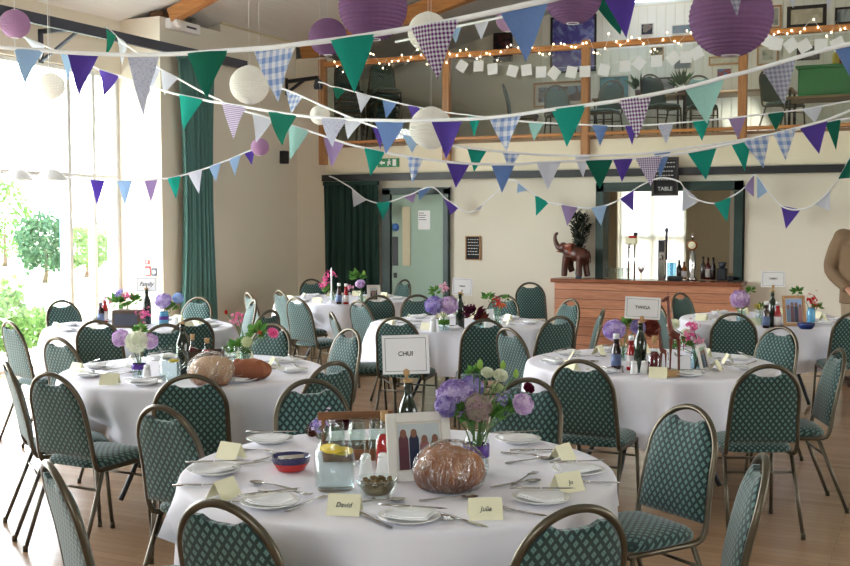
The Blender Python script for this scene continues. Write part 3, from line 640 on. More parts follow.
def seatpt(u, v):
    a = 2 * PI * u; sx, sy = math.cos(a), math.sin(a); e = 4.5; q = (abs(sx) ** e + abs(sy) ** e) ** (-1 / e)
    ring = [(0, .497), (.5, .494), (.8, .486), (.94, .474), (1.0, .458), (1.0, .446), (.97, .438), (0, .436)]
    i = min(int(v * 7), 6); t = v * 7 - i; rr = ring[i][0] * (1 - t) + ring[i + 1][0] * t; z = ring[i][1] * (1 - t) + ring[i + 1][1] * t
    return (sx * q * rr * .19, sy * q * rr * .205 + .015, z)
st.grid(seatpt, 36, 7); CH['seat'] = st.mesh('seat', 'fabric', lambda c: (c.x, c.y + c.z))
def leg(p): s = MB(); s.tube(p, [.0115] * (len(p) - 1) + [.0105], 8); s.lathe([(.013, -.008), (.013, .02), (.0115, .025)], 8, (p[-1][0], p[-1][1], .009)); return s.mesh('leg', 'bronze')
CL = [leg([(sx * .176, .17, .425), (sx * .188, .205, .01)]) for sx in (-1, 1)] + [leg([(sx * .181, -.135, .425), (sx * .196, -.30, .01)]) for sx in (-1, 1)]
ST = []
for y, z in ((.179, .33), (-.172, .33)): sb = MB(); sb.tube([(-.184, y, z), (.184, y, z)], .007, 6); ST.append(sb.mesh('stretcher', 'bronze'))
def chair(px, py, phi, label, group=None, pos=None):
    T = at_z(px, py, .92) if pos is None else pos; d = direc(phi); b = T + d * .297
    t = thing('banquet_chair', label, 'chair', (b.x, b.y, pos.z if pos else 0), face(phi), group)
    for k, me in CH.items(): O(k, me, t)
    for me in CL: O('leg', me, t)
    for me in ST: O('stretcher', me, t)
    return t
G = 'banquet chairs around the %s'
CHAIRS = [
 (219, 503, 30, 'front', 'teal banquet chair back cut by the bottom edge, nearest the end-on ivory card'),
 (578, 508, -25, 'front', 'teal banquet chair at the lower edge, tucked in right of the bread loaf'),
 (161, 407, 33, 'front', 'teal chair tucked left of the front table with its back to the window'),
 (690, 407, -122, 'front', 'teal chair showing its front and seat, angled to the front table'),
 (310, 381, 160, 'front', 'teal chair facing us behind the water jug'),
 (530, 380, -151, 'front', 'teal chair facing us behind the purple bouquet'),
 (50, 464, 58, 'front', 'teal chair seen nearly edge-on in the lower left corner'),
 (763, 457, -80, 'front', 'teal chair seen edge-on by the lower right corner, only a bronze bar and sliver'),
 (190, 376, -10, 'bread', 'teal chair with its back to us in front of the film-wrapped pale loaf'),
 (50, 374, 28, 'bread', 'teal chair turned aside with seat and splayed legs on the bright floor'),
 (9, 356, 62, 'bread', 'narrow teal chair edge at the far left behind the chair with splayed legs'),
 (57, 339, 34, 'bread', 'bluish teal chair behind the left ivory cards of the two-loaf table'),
 (97, 320, 5, 'window', 'teal chair with its back to us directly behind the white and purple hydrangeas'),
 (9, 322, 45, 'window', 'pale sunlit teal chair at the far left by the glazing'),
 (193, 318, -30, 'window', 'dark teal chair back behind the red cordial crate'),
 (165, 330, 157, 'bread', 'dark teal chair mostly hidden behind the glass jug of the two-loaf table'),
 (200, 301, -155, 'window', 'pale green chair in front of the tall teal curtain'),
 (60, 307, 130, 'window', 'teal chair by the teal post at the window, beyond the window table'),
 (296, 298, 42, 'curtain', 'teal chair standing alone turned aside with seat and legs clear of its table'),
 (255, 303, -112, 'window', 'bright blue-lit chair with a pale frame behind the pink orchid'),
 (275, 331, -152, 'bread', 'dark teal chair facing us behind the bouquet with the pink gerbera'),
 (269, 309, -60, 'window', 'dark chair edge just beside the bright blue-lit chair'),
 (352, 335, -128, 'bread', 'light teal chair showing its front above the sign board reading CHUI'),
 (333, 363, -46, 'bread', 'small dark chair back between the cards and the light teal chair'),
 (281, 286, 55, 'curtain', 'dark chair by the cream wall at the far left of the curtain table'),
 (248, 293, 62, 'curtain', 'pale narrow chair edge against the cream wall'),
 (311, 281, 150, 'curtain', 'dark chair in front of the dark green curtain'),
 (406, 283, -125, 'curtain', 'green chair in front of the sage door'),
 (417, 296, 165, 'middle', 'teal chair facing us between the sage door and the hydrangeas'),
 (378, 296, -15, 'curtain', 'teal chair with its back to us in front of the lilac flower'),
 (357, 306, 50, 'middle', 'teal chair turned aside, left of the chair with its back to the curtain table'),
 (332, 313, 75, 'middle', 'light teal chair edge nearest the hanging cloth of the curtain table'),
 (396, 318, 18, 'middle', 'teal chair with its back to us directly above the CHUI sign'),
 (485, 320, -3, 'middle', 'dark teal chair with its back to us in front of the dark red foliage'),
 (507, 332, 58, 'giraffe', 'light teal chair turned aside in front of the dark-backed chair'),
 (559, 317, -30, 'middle', 'teal chair with its back to us before the bar planks, right of the wine-red foliage'),
 (572, 302, -118, 'middle', 'teal chair by the bar planks nearest the wooden elephant'),
 (603, 310, -84, 'middle', 'narrow leaning teal chair edge in front of the bar planks'),
 (530, 283, 178, 'middle', 'lone dark green chair by the wall left of the bar'),
 (505, 298, -150, 'middle', 'teal chair behind the red and orange flowers'),
 (679, 296, 140, 'tweed', 'teal chair facing us in front of the bar behind the giraffe head'),
 (660, 304, 88, 'tweed', 'dark narrow chair beside the giraffe neck'),
 (734, 314, 16, 'tweed', 'dark teal chair with its back to us beyond the pink flowers'),
 (782, 331, -122, 'giraffe', 'teal chair facing the giraffe table, below the pine photo frame'),
 (769, 366, 0, 'giraffe', 'large teal chair with its back to us and all four legs on the bare floor'),
 (580, 361, 28, 'giraffe', 'dark teal chair with its back to us in front of the brown sauce bottle'),
 (856, 313, 4, 'tweed', 'teal chair cut by the right edge below the man in tweed'),
 (839, 347, -85, 'giraffe', 'narrow teal chair edge leaning at the right edge of the giraffe table'),
]
for px, py, phi, tab, lab in CHAIRS:
    t = chair(px, py, phi, lab, G % TD[tab]); v = t.location - TB[tab]; v.z = 0; mn = .84 if tab == 'front' else .93
    if v.length < mn:
        ry = t.location - EYE; ry.z = 0; ry.normalize(); sg = 1 if v.dot(ry) > 0 else -1
        while (t.location - TB[tab]).xy.length < mn: t.location += ry * (.02 * sg)
SEATS = [(o.location.copy(), o.rotation_euler.z) for o in bpy.data.objects if o.name.startswith('banquet_chair')]
for i, k in enumerate(TB):
    me = cloth_mesh(i + 3); c = TB[k]
    for v in me.vertices:
        if v.co.z > .66: continue
        for p, rz in SEATS:
            if (p - c).length > 1.5: continue
            for it in range(40):
                q = v.co + c - p; lx = q.x * math.cos(rz) + q.y * math.sin(rz); ly = -q.x * math.sin(rz) + q.y * math.cos(rz)
                d_ = max(abs(lx) - .215, abs(ly - .015) - .235)
                if d_ >= .03 * max(0, (v.co.z - .5) / .1) - .0 - (.25 * max(0, (v.co.z - .52) / .12)): break
                r_ = math.hypot(v.co.x, v.co.y); f_ = max(r_ - .012, .45) / r_; v.co.x *= f_; v.co.y *= f_
    solo('tablecloth', me, 'white round tablecloth draped over the ' + TD[k], 'tablecloth', c, 0, 'white tablecloths')
# ---------------------------------------------------------------- place settings
pl = MB(); pl.lathe([(0, 0), (.05, 0), (.056, .004), (.095, .018), (.097, .0205), (.094, .021), (.055, .008), (0, .006)], 36); PLATE = pl.mesh('side_plate', 'china')
def napkin_mesh(seed):
    rn = random.Random(seed); s = MB(); a = [rn.uniform(0, 6) for _ in range(3)]
    for lay in range(2):
        o = s.v and len(s.v) or 0
        f = lambda u, v, dz: ((u - .5) * (.15 - .014 * lay), (v - .5) * (.082 - .012 * lay), .0055 + lay * .004 + dz + .006 * math.sin(4 * u + a[0]) * math.sin(3 * v + a[1]) + .006 * (2 * abs(u - .5)) ** 2)
        top = MB(); s.grid(lambda u, v: f(u, v, .004), 10, 6); s.grid(lambda u, v: f(1 - u, v, 0), 10, 6)
        for (u0, v0, u1, v1) in ((0, 0, 1, 0), (1, 0, 1, 1), (1, 1, 0, 1), (0, 1, 0, 0)):
            s.grid(lambda u, v: f(u0 + (u1 - u0) * u, v0 + (v1 - v0) * u, .004 * (v)), 10, 1)
    return s.mesh('napkin', 'paper')
NAP = [napkin_mesh(i) for i in range(4)]
kn = MB(); kn.tube([(-.105, 0, .005), (-.06, 0, .005), (-.005, 0, .005)], [.0055, .0075, .005], 8, flat=.6)
kn.prism([(0, -.0), (.1, 0), (.112, .003)], 0, .001) if False else kn.add([(0, -.006, .004), (.09, -.008, .004), (.112, .002, .004), (.095, .007, .004), (0, .006, .004), (0, -.006, .006), (.09, -.008, .0055), (.112, .002, .0045), (.095, .007, .0055), (0, .006, .006)], [(4, 3, 2, 1, 0), (5, 6, 7, 8, 9)] + [(i, (i + 1) % 5, (i + 1) % 5 + 5, i + 5) for i in range(5)], False)
KNIFE = kn.mesh('knife', 'steel')
fk = MB(); fk.tube([(-.1, 0, .003), (-.07, 0, .004), (0, 0, .008), (.04, 0, .012)], [.006, .007, .0035, .004], 8, flat=.5, sub=3)
fk.add([(.038, -.004, .011), (.055, -.0115, .010), (.065, -.012, .009), (.065, .012, .009), (.055, .0115, .010), (.038, .004, .011), (.038, -.004, .0125), (.055, -.0115, .0115), (.065, -.012, .0105), (.065, .012, .0105), (.055, .0115, .0115), (.038, .004, .0125)], [(5, 4, 3, 2, 1, 0), (6, 7, 8, 9, 10, 11)] + [(i, (i + 1) % 6, (i + 1) % 6 + 6, i + 6) for i in range(6)], False)
for y in (-.0102, -.0034, .0034, .0102): fk.tube([(.064, y, .0097), (.085, y, .0075), (.105, y, .010)], [.0021, .0019, .0012], 5)
FORK = fk.mesh('fork', 'steel')
sp = MB(); sp.tube([(-.1, 0, .003), (-.07, 0, .004), (0, 0, .010), (.045, 0, .010)], [.006, .007, .0035, .004], 8, flat=.5, sub=3)
def bowl(u, v):
    a = 2 * PI * u; return (.068 + .031 * v * math.cos(a), .02 * v * math.sin(a), .003 + .008 * v * v)
sp.grid(bowl, 20, 4); sp.grid(lambda u, v: (lambda q: (q[0], q[1], q[2] - .0012))(bowl(1 - u, v)), 20, 4); SPOON = sp.mesh('spoon', 'steel')
def card_mesh(w=.105, h=.062):
    s = MB(); t = .0012; d = .036
    for sg in (-1, 1):
        lo, hi = (-w / 2), (w / 2)
        s.add([(lo, sg * d, 0), (hi, sg * d, 0), (hi, 0, h), (lo, 0, h), (lo, sg * (d - t), 0), (hi, sg * (d - t), 0), (hi, 0, h - 2 * t), (lo, 0, h - 2 * t)], [(0, 1, 2, 3), (7, 6, 5, 4), (0, 4, 5, 1), (1, 5, 6, 2), (3, 7, 4, 0)], False)
    return s.mesh('name_card', 'card')
CARD = card_mesh()
def place_mark(t, me, h=.031):
    o = O('lettering', me, t); o.location = (0, -.0203, h); o.rotation_euler = (-R(30), 0, 0)
def napkin_set(x, y, rz, tab, pl_, k, knife=True, z=TZ):
    solo('side_plate', PLATE, 'white side plate at the ' + pl_ + ' of the ' + TD[tab], 'plate', (x, y, z), 0, 'side plates')
    solo('napkin', NAP[k % 4], 'folded napkin on the plate at the ' + pl_ + ' of the ' + TD[tab], 'napkin', (x, y, z + .009), rz, 'napkins')
    if knife:
        solo('knife', KNIFE, 'knife laid over the napkin at the ' + pl_ + ' of the ' + TD[tab], 'knife', (x + .02 * math.cos(rz + 1.5), y + .02 * math.sin(rz + 1.5), z + .037), rz + .12, 'knives')
def cut(name, me, x, y, rz, pl_, tab, z=TZ): solo(name, me, '%s beside the plate at the %s of the %s' % (name, pl_, TD[tab]), name, (x, y, z), rz, name + 's' if name != 'knife' else 'knives')
# front table, setting by setting
rn = random.Random(5)
FRONT = [(270, 503, 22, 'David side'), (214, 471, 4, 'left edge'), (270, 440, -4, 'far left edge'), (409, 518, -20, 'near middle'), (541, 499, -8, 'right edge by second card'), (578, 471, 6, 'right edge'), (518, 440, 8, 'far right edge')]
for i, (px, py, a, w) in enumerate(FRONT):
    p = at_z(px, py, TZ + .01); napkin_set(p.x, p.y, TH + R(a), 'front', w, i)
for px, py, a, nm, w in [(306, 505, 55, 'fork', 'David side'), (273, 487, 150, 'spoon', 'left edge'), (284, 494, -20, 'fork', 'left edge'), (276, 458, 40, 'spoon', 'far left edge'), (262, 464, 10, 'fork', 'far left edge'), (374, 521, -58, 'knife', 'near middle'),
                         (376, 503, 12, 'spoon', 'near middle'), (436, 515, -62, 'fork', 'near middle'), (449, 500, 10, 'spoon', 'place before the loaf'), (462, 521, -48, 'knife', 'place before the loaf'), (517, 512, -35, 'knife', 'right edge by second card'),
                         (524, 480, 60, 'fork', 'right edge by second card'), (516, 485, 25, 'spoon', 'right edge by second card'), (523, 456, -35, 'fork', 'right edge'), (530, 462, 15, 'spoon', 'right edge'), (536, 451, 4, 'knife', 'far right edge'), (590, 483, -6, 'knife', 'right edge'), (203, 486, 4, 'knife', 'left edge'), (232, 503, 12, 'knife', 'David side'), (258, 452, -28, 'fork', 'far left edge behind card')]:
    p = at_z(px, py, TZ); cut(nm, {'fork': FORK, 'spoon': SPOON, 'knife': KNIFE}[nm], p.x, p.y, TH + R(a), w, 'front')
def card(px, py, yaw, label, txt=None, shear=0, p=None, size=.028):
    p = p or at_z(px, py, TZ); t = solo('name_card', CARD, label, 'name card', (p.x, p.y, TZ), TH + R(yaw), 'name cards')
    if txt: place_mark(t, text_mesh(txt, size * .78, 'ink', shear, .0006, .0))
    return t
card(345, 513, -8, 'ivory tent card handwritten David on the front table', 'David', .25)
card(485, 517, 4, 'ivory tent card with short handwriting in front of the loaf', 'Julia', .25)
card(224, 497, 62, 'ivory tent card standing end-on at the near left of the front table')
card(231, 458, -32, 'ivory tent card by the red and navy bowl, turned aside')
card(567, 490, 30, 'ivory tent card beside the knife at the right of the front table', 'Jo', .2)
card(562, 460, 52, 'pale tent card turned to the window at the far right of the front table')
WORDS = ['near place', 'near left place', 'left place', 'far left place', 'far place', 'far right place', 'right place', 'near right place']
OFF = {'bread': 12, 'giraffe': -10, 'window': 8, 'curtain': 0, 'middle': 6, 'tweed': 14}
for tab in ('bread', 'giraffe', 'window', 'curtain', 'middle', 'tweed'):
    c = TB[tab]
    for i, w in enumerate(WORDS):
        phi = 180 + 45 * i + OFF[tab] + rn.uniform(-5, 5); d = direc(phi); p = c + d * .63; side = direc(phi + 90); rz = face(phi) + R(rn.uniform(-25, 25))
        napkin_set(p.x, p.y, rz, tab, w, i, tab in ('bread', 'giraffe'))
        if tab in ('bread', 'giraffe', 'middle'):
            q = c + d * .46 - side * .05; cut('fork', FORK, q.x, q.y, face(phi + 60), w, tab)
            q = c + d * .42 + side * .06; cut('spoon', SPOON, q.x, q.y, face(phi + 120), w, tab)
        q = c + d * .47 + side * .15 if i not in (0, 1) else c + d * .66 + side * .2
        t = solo('name_card', CARD, 'ivory tent card at the ' + w + ' of the ' + TD[tab], 'name card', (q.x, q.y, TZ), face(phi) + PI + R(rn.uniform(-25, 25)), 'name cards')
# ---------------------------------------------------------------- centrepieces
def B(px, py): p = at_z(px, py, TZ); return Vector((p.x, p.y, TZ))
def lath(prof, n=24, c=(0, 0, 0)): return MB().lathe(prof, n, c)
def bottle_parts(t, h, r, mat, neck=.3, lab=None, cap='white', cap_h=.03, shoulder=.62):
    rn_ = r * neck
    O('bottle_body', lath([(0, 0), (r * .92, 0), (r, .006), (r, h * shoulder), (r * .8, h * (shoulder + .08)), (rn_ * 1.15, h * (shoulder + .2)), (rn_, h * .92), (rn_ * 1.15, h * .93), (rn_ * 1.15, h * .95), (rn_, h * .955), (rn_, h), (0, h)]).mesh('bottle_body', mat), t)
    if lab: O('label', MB().open_lathe([(r + .0006, h * .12), (r + .0012, h * .121), (r + .0012, h * .5), (r + .0006, h * .501)]).mesh('label', lab), t)
    if cap: O('cap', lath([(0, h - .001), (rn_ * 1.25, h - .001), (rn_ * 1.2, h + cap_h), (0, h + cap_h)], 14).mesh('cap', cap), t)
def bottle(name, loc, h, r, mat, label, **k):
    t = thing(name, label, 'bottle', loc, TH); bottle_parts(t, h, r, mat, **k); return t
def sign(loc, h_bottle, px, py0, py1, wpx, txt, yaw, tilt, lb, ls, size=.03, shear=0):
    bottle('wine_bottle', loc, h_bottle, .038, 'wine', lb, neck=.38, cap='cork', cap_h=.012)
    d = depth(loc); w = wpx * d / F / abs(math.cos(R(yaw))); z1 = at_d(px, py0, d).z; z0 = at_d(px, py1, d).z; hh = z1 - z0
    q = at_d(px, py1, d)
    t = thing('table_sign', ls, 'sign', (q.x, q.y, loc.z + h_bottle + .013), TH + R(yaw)); off = z0 - (loc.z + h_bottle + .013)
    b = MB(); b.box((-w / 2, -.002, off), (w / 2, .002, off + hh)); bo = O('board', b.mesh('board', 'paper'), t); bo.rotation_euler = (0, R(tilt), 0)
    e = MB(); m = .06 * w; k = .0015
    for x0, x1, za, zb in ((-w / 2 + m, w / 2 - m, off + m, off + m + k), (-w / 2 + m, w / 2 - m, off + hh - m - k, off + hh - m), (-w / 2 + m, -w / 2 + m + k, off + m, off + hh - m), (w / 2 - m - k, w / 2 - m, off + m, off + hh - m)): e.box((x0, -.0026, za), (x1, -.002, zb))
    O('border', e.mesh('border', 'ink'), bo)
    tx = O('lettering', text_mesh(txt, size * w / .2, 'ink', shear), bo, (0, -.0026, off + hh * .52))
    c = MB(); c.tube([(0, 0, 0), (0, 0, max(off, .005) + .02)], .006, 8) if off > -.01 else c.tube([(0, 0, 0), (0, 0, .02)], .006, 8); c.box((-.012, -.004, off - .004), (.012, .004, off + .016)); O('clip', c.mesh('clip', 'cork'), t)
    return t
# ---- flowers
def floret(s, p, nrm, r):
    e = nrm.orthogonal().normalized(); f = nrm.cross(e); a0 = rn.uniform(0, PI)
    e, f = e * math.cos(a0) + f * math.sin(a0), f * math.cos(a0) - e * math.sin(a0); vs = [p]; fs = []
    for k in range(4):
        a = k * PI / 2; d = e * math.cos(a) + f * math.sin(a); g = f * math.cos(a) - e * math.sin(a); b = len(vs)
        vs += [p + d * r * .55 + g * r * .42 + nrm * r * .18, p + d * r + nrm * r * .12, p + d * r * .55 - g * r * .42 + nrm * r * .18]; fs += [(0, b + 2, b + 1, b)]
    s.add(vs, fs, False)
def bloom(kind, r):
    s = MB()
    if kind == 'hydrangea':
        n = 95
        for i in range(n):
            z = 1 - 1.75 * (i + .5) / n; a = i * 2.39996; h = math.sqrt(max(0, 1 - z * z)); v = Vector((h * math.cos(a), h * math.sin(a), z * .85)); nn = (v + Vector((rn.uniform(-.3, .3), rn.uniform(-.3, .3), rn.uniform(-.3, .3)))).normalized()
            floret(s, v * r * rn.uniform(.84, 1.0), nn, r * .3)
    elif kind == 'rose':
        for ring, (n, rad, up, op) in enumerate(((5, .25, 1.0, .25), (5, .5, .95, .5), (6, .75, .75, .85), (6, .92, .5, 1.1))):
            for k in range(n):
                a = 2 * PI * (k + .4 * ring) / n
                s.grid(lambda u, v: ((lambda q, rr: (rr * math.cos(q), rr * math.sin(q), r * (-.45 + v * (up + .45) - .25 * (2 * u - 1) ** 2 * v)))(a + (u - .5) * 2.4 * PI / n * (.5 + .5 * v), r * (rad * (.35 + .65 * math.sin(v * PI * .55)) + .12 * op * v ** 3))), 5, 4)
        s.ell((0, 0, -r * .2), (r * .3, r * .3, r * .5), 8, 6)
    elif kind == 'daisy':
        for ring, (n, l, up) in enumerate(((18, 1.0, .05), (14, .75, .25))):
            for k in range(n):
                a = 2 * PI * (k + .5 * ring) / n; d = Vector((math.cos(a), math.sin(a), 0)); g = Vector((-d.y, d.x, 0)); w = r * .15
                s.add([d * r * .15, d * r * l * .6 + g * w + UP * r * up, d * r * l + UP * r * up * .8, d * r * l * .6 - g * w + UP * r * up], [(0, 3, 2, 1)], False)
        s.ell((0, 0, .02 * r), (r * .22, r * .22, r * .12), 10, 6)
    elif kind == 'bud':
        s.lathe([(0, -r), (r * .5, -r * .7), (r * .62, -r * .1), (r * .4, r * .6), (0, r)], 10)
    elif kind == 'spray':
        for i in range(34):
            v = Vector((rn.gauss(0, .5), rn.gauss(0, .5), rn.gauss(0, .5))) * r; floret(s, v, (v + UP * r * .3).normalized(), r * .3)
    elif kind == 'foliage':
        for i in range(22):
            d = Vector((rn.gauss(0, .7), rn.gauss(0, .7), rn.uniform(-.3, 1))).normalized(); e = d.orthogonal().normalized(); f = d.cross(e); c0 = d * r * .2; l = r * rn.uniform(.7, 1.1); w = l * .26
            s.add([c0, c0 + d * l * .5 + e * w, c0 + d * l, c0 + d * l * .5 - e * w, c0 + d * l * .5 + f * w * .3], [(0, 4, 1), (1, 4, 2), (2, 4, 3), (3, 4, 0)], False)
    return s
PET = {}
def pet(c):
    if c not in PET:
        a, b = {'purple': (S(150, 122, 192), S(226, 212, 240)), 'violet': (S(126, 108, 184), S(206, 194, 230)), 'lilac': (S(190, 152, 206), S(238, 222, 240)), 'greenpink': (S(176, 170, 150), S(190, 156, 170)), 'white': (S(240, 240, 226), S(226, 232, 210)),
                'green': (S(170, 200, 110), S(150, 186, 96)), 'pink': (S(226, 92, 154), S(236, 132, 178)), 'palepink': (S(232, 160, 190), S(240, 190, 206)), 'blue': (S(150, 170, 214), S(180, 196, 224)), 'red': (S(176, 30, 44), S(206, 60, 50)), 'dkred': (S(78, 24, 46), S(110, 36, 62)),
                'orange': (S(216, 120, 60), S(206, 80, 60)), 'yellow': (S(224, 206, 90), S(232, 220, 130)), 'cream': (S(214, 218, 180), S(196, 206, 160)), 'leaf': (S(64, 108, 52), S(104, 148, 74)), 'wine': (S(92, 40, 56), S(58, 26, 38)), 'brownred': (S(130, 62, 50), S(92, 44, 40))}[c]
        PET[c] = petal('petals_' + c, a, b)
    return PET[c]
def flower(kind, col, head, base, r, label, tilt=None):
    nm = {'hydrangea': 'hydrangea', 'rose': 'lisianthus', 'daisy': 'gerbera', 'bud': 'flower_bud', 'spray': 'small_flower', 'foliage': 'leafy_sprig'}[kind]
    t = thing(nm, label, 'plant' if kind == 'foliage' else 'flower', base); h = head - base
    me = bloom(kind, r).mesh('bloom', pet(col)); tv = tilt if tilt is not None else (h.normalized() + Vector((-RT * 0 - FH * .9)))
    me.transform(Vector((0, 0, 1)).rotation_difference(tv.normalized()).to_matrix().to_4x4() if kind in ('daisy', 'hydrangea', 'rose') else Matrix.Identity(4))
    O('bloom' if kind != 'foliage' else 'leaves', me, t, h)
    s = MB(); s.tube([(0, 0, 0), (h.x * .3, h.y * .3, h.z * .6), (h.x, h.y, h.z - r * .3)], .0028, 5, sub=4); O('stem', s.mesh('stem', 'stem'), t)
def vase(kind, loc, h, r, label, glassm='glass', ribbon=None, water=True):
    t = thing('flower_jar', label, 'vase', loc, TH)
    O('jar', MB().open_lathe([(0, .001), (r * .9, 0), (r, .008), (r, h * .74), (r * .82, h * .84), (r * .78, h * .88), (r * .86, h * .9), (r * .86, h)], 28).mesh('jar', glassm), t)
    if ribbon: O('ribbon', MB().open_lathe([(r + .0008, h * .40), (r + .002, h * .41), (r + .002, h * .66), (r + .0008, h * .67)], 28).mesh('ribbon', ribbon), t)
    if water: O('water', lath([(0, .004), (r * .93, .006), (r * .95, h * .6), (0, h * .6)], 24).mesh('water', 'water'), t)
def bouquet(loc, flowers):
    base = loc + UP * .012; d = depth(loc)
    for i, (kind, col, px, py, rpx, dd, label) in enumerate(flowers):
        h = at_d(px, py, d + dd); a = i * 2.4; flower(kind, col, h, base + Vector((.012 * math.cos(a), .012 * math.sin(a), 0)), rpx * (d + dd) / F, label)
# ---- jugs, bowls, frames, loaves
def jug(loc, h, r, label, water=.62, slices=2, purple=False, rz=0):
    t = thing('water_jug', label, 'jug', loc, TH + rz)
    b = MB(); prof = [(0, .004), (r * .92, .002), (r, .012), (r * 1.0, h * .45), (r * .98, h * .62), (r * .8, h * .74), (r * .76, h * .82), (r * .86, h * .94), (r * .9, h)]
    n = 40; ribs = lambda g, rr, z: 1 + (.012 * math.cos(g * 20) if .1 * h < z < .6 * h else 0) + (.22 * max(0, math.cos(g - PI)) ** 6 * max(0, (z / h - .8) / .2))
    b.lathe(prof, n, fn=ribs); b.f.pop(); b.sm.pop(); b.mi.pop(); O('jug_body', b.mesh('jug_body', 'glass'), t)
    b = MB(); b.tube([(r * .8, 0, h * .86), (r * 1.35, 0, h * .88), (r * 1.62, 0, h * .72), (r * 1.5, 0, h * .5), (r * .97, 0, h * .36)], [.009, .01, .01, .009, .008], 8, sub=5); O('handle', b.mesh('handle', 'glass'), t)
    b = MB(); b.lathe([(0, .008), (r * .9, .01), (r * .95, .02), (r * .95, h * water), (0, h * water)], 32); O('water', b.mesh('water', 'water'), t)
    b = MB()
    for k in range(slices):
        a = k * 2.3; b.T = Matrix.Translation((r * .42 * math.cos(a), r * .42 * math.sin(a) - r * .2, h * water - .004 + .006 * k)) @ Matrix.Rotation(.15, 4, 'X'); b.lathe([(0, 0), (r * .5, 0), (r * .52, .003), (r * .5, .006), (0, .006)], 20)
    O('lemon_slice', b.mesh('lemon_slice', 'lemon'), t)
def dish(name, loc, r, h, label, outer, band=None, fill=None, cat='bowl'):
    t = thing(name, label, cat, loc); O('bowl', MB().open_lathe([(0, .001), (r * .62, 0), (r * .7, .004), (r * .93, h * .6), (r, h), (r * .97, h), (r * .88, h * .6), (r * .6, .008), (0, .008)], 32).mesh('bowl', outer), t)
    if band: O('rim_band', MB().open_lathe([(r * .932, h * .58), (r * 1.003, h * .995), (r * 1.006, h * 1.0), (r * .965, h * 1.004), (r * .88, h * .62)], 32).mesh('rim_band', band), t)
    if fill:
        s = MB()
        for i in range(70):
            a = rn.uniform(0, 6.28); q = r * .8 * math.sqrt(rn.random()); s.ell((q * math.cos(a), q * math.sin(a), h * .62 + rn.uniform(0, h * .3)), (r * .13, r * .09, r * .09), 6, 4)
        s.lathe([(0, .009), (r * .6, .01), (r * .84, h * .6), (0, h * .75)], 20)
        O('filling', s.mesh('filling', fill), t)['kind'] = 'stuff'
def people_photo(w, h, seed, n=4, bg=S(190, 200, 204)):
    rp = random.Random(seed); cols = [S(64, 66, 88), S(104, 128, 152), S(96, 56, 64), S(40, 46, 70), S(150, 100, 104), S(90, 110, 76)]
    mats = [plain('photo_backdrop', bg, .4), plain('photo_skin', S(132, 92, 78), .4)] + [plain('photo_clothes', c, .4) for c in cols]
    s = MB(); s.add([(-w / 2, 0, -h / 2), (w / 2, 0, -h / 2), (w / 2, 0, h / 2), (-w / 2, 0, h / 2)], [(0, 1, 2, 3)], False)
    for k in range(n):
        x = -w / 2 + w * (k + .55) / n; top = h * rp.uniform(.14, .3); hw = w / n * .48; s.cur = 2 + (k + seed) % 6; y = -.0008 - k * .0001
        s.add([(max(x - hw, -w / 2), y, -h / 2), (min(x + hw, w / 2), y, -h / 2), (min(x + hw * .95, w / 2), y, top - h * .12), (x + hw * .4, y, top + h * .03), (x - hw * .4, y, top + h * .03), (max(x - hw * .95, -w / 2), y, top - h * .12)], [(0, 1, 2, 3, 4, 5)], False)
        s.cur = 1; s.add([(x + h * .075 * math.cos(j * PI / 5), y - .0001, top + h * .1 * math.sin(j * PI / 5)) for j in range(10)], [tuple(range(10))], False)
    return s.mesh('photograph', mats)
def photo_frame(loc, w, h, yaw, label, fm, border, seed, lean=12, bg=S(190, 200, 204)):
    t = thing('photo_frame', label, 'photo frame', loc, TH + R(yaw)); b = border
    piv = O('frame', None, t) if False else None
    s = MB()
    for lo, hi in (((-w / 2, -.008, 0), (-w / 2 + b, .008, h)), ((w / 2 - b, -.008, 0), (w / 2, .008, h)), ((-w / 2 + b, -.008, 0), (w / 2 - b, .008, b)), ((-w / 2 + b, -.008, h - b), (w / 2 - b, .008, h))): s.bbox(lo, hi, .003)
    f = O('frame', s.mesh('frame', fm), t, (0, 0, .002)); f.rotation_euler = (-R(lean), 0, 0)
    s = MB(); s.box((-w / 2 + b, .002, b), (w / 2 - b, .006, h - b)); O('mount', s.mesh('mount', 'mount'), f)
    O('photograph', people_photo(w - 2 * b - .012, h - 2 * b - .012, seed, bg=bg), f, (0, .0012, h / 2))
    s = MB(); s.tube([(0, .012 + h * .7 * math.sin(R(lean)), h * .7), (0, h * .45, .006)], .006, 6); O('prop_stand', s.mesh('prop_stand', 'frame_dark'), t)
def loaf(loc, rx, ry, rz_, label, mat, rot=0, wrap=None, seed=1):
    rl = random.Random(seed); s = MB(); s.ell((0, 0, rz_ * .46), (rx, ry, rz_ * .54), 28, 16)
    for k in range(11): a = rl.uniform(0, 6.28); s.ell((rx * .56 * math.cos(a), ry * .56 * math.sin(a), rz_ * rl.uniform(.3, .66)), (rx * rl.uniform(.28, .5), ry * rl.uniform(.3, .5), rz_ * rl.uniform(.3, .46)), 14, 8)
    me = blob('bread_loaf', s, mat, rx * .07, 3)
    for v in me.vertices: v.co.z = max(v.co.z, .004) + .004 * math.sin(v.co.x * 60) * math.sin(v.co.y * 55)
    o = solo('bread_loaf', me, label, 'bread', loc, rot)
    if wrap:
        w = MB(); w.grid(lambda u, v: ((lambda a, b, q: (rx * q * math.cos(a) * math.cos(b), ry * q * math.sin(a) * math.cos(b), max(.002, rz_ * .5 + rz_ * .62 * q * math.sin(b))))(2 * PI * u, -PI / 2 + PI * v, 1.04 + .035 * math.sin(9 * u * 6.28 + 14 * v) + .03 * math.sin(23 * u * 6.28 - 9 * v))), 90, 26)
        O('plastic_wrap', w.mesh('plastic_wrap', wrap), o)
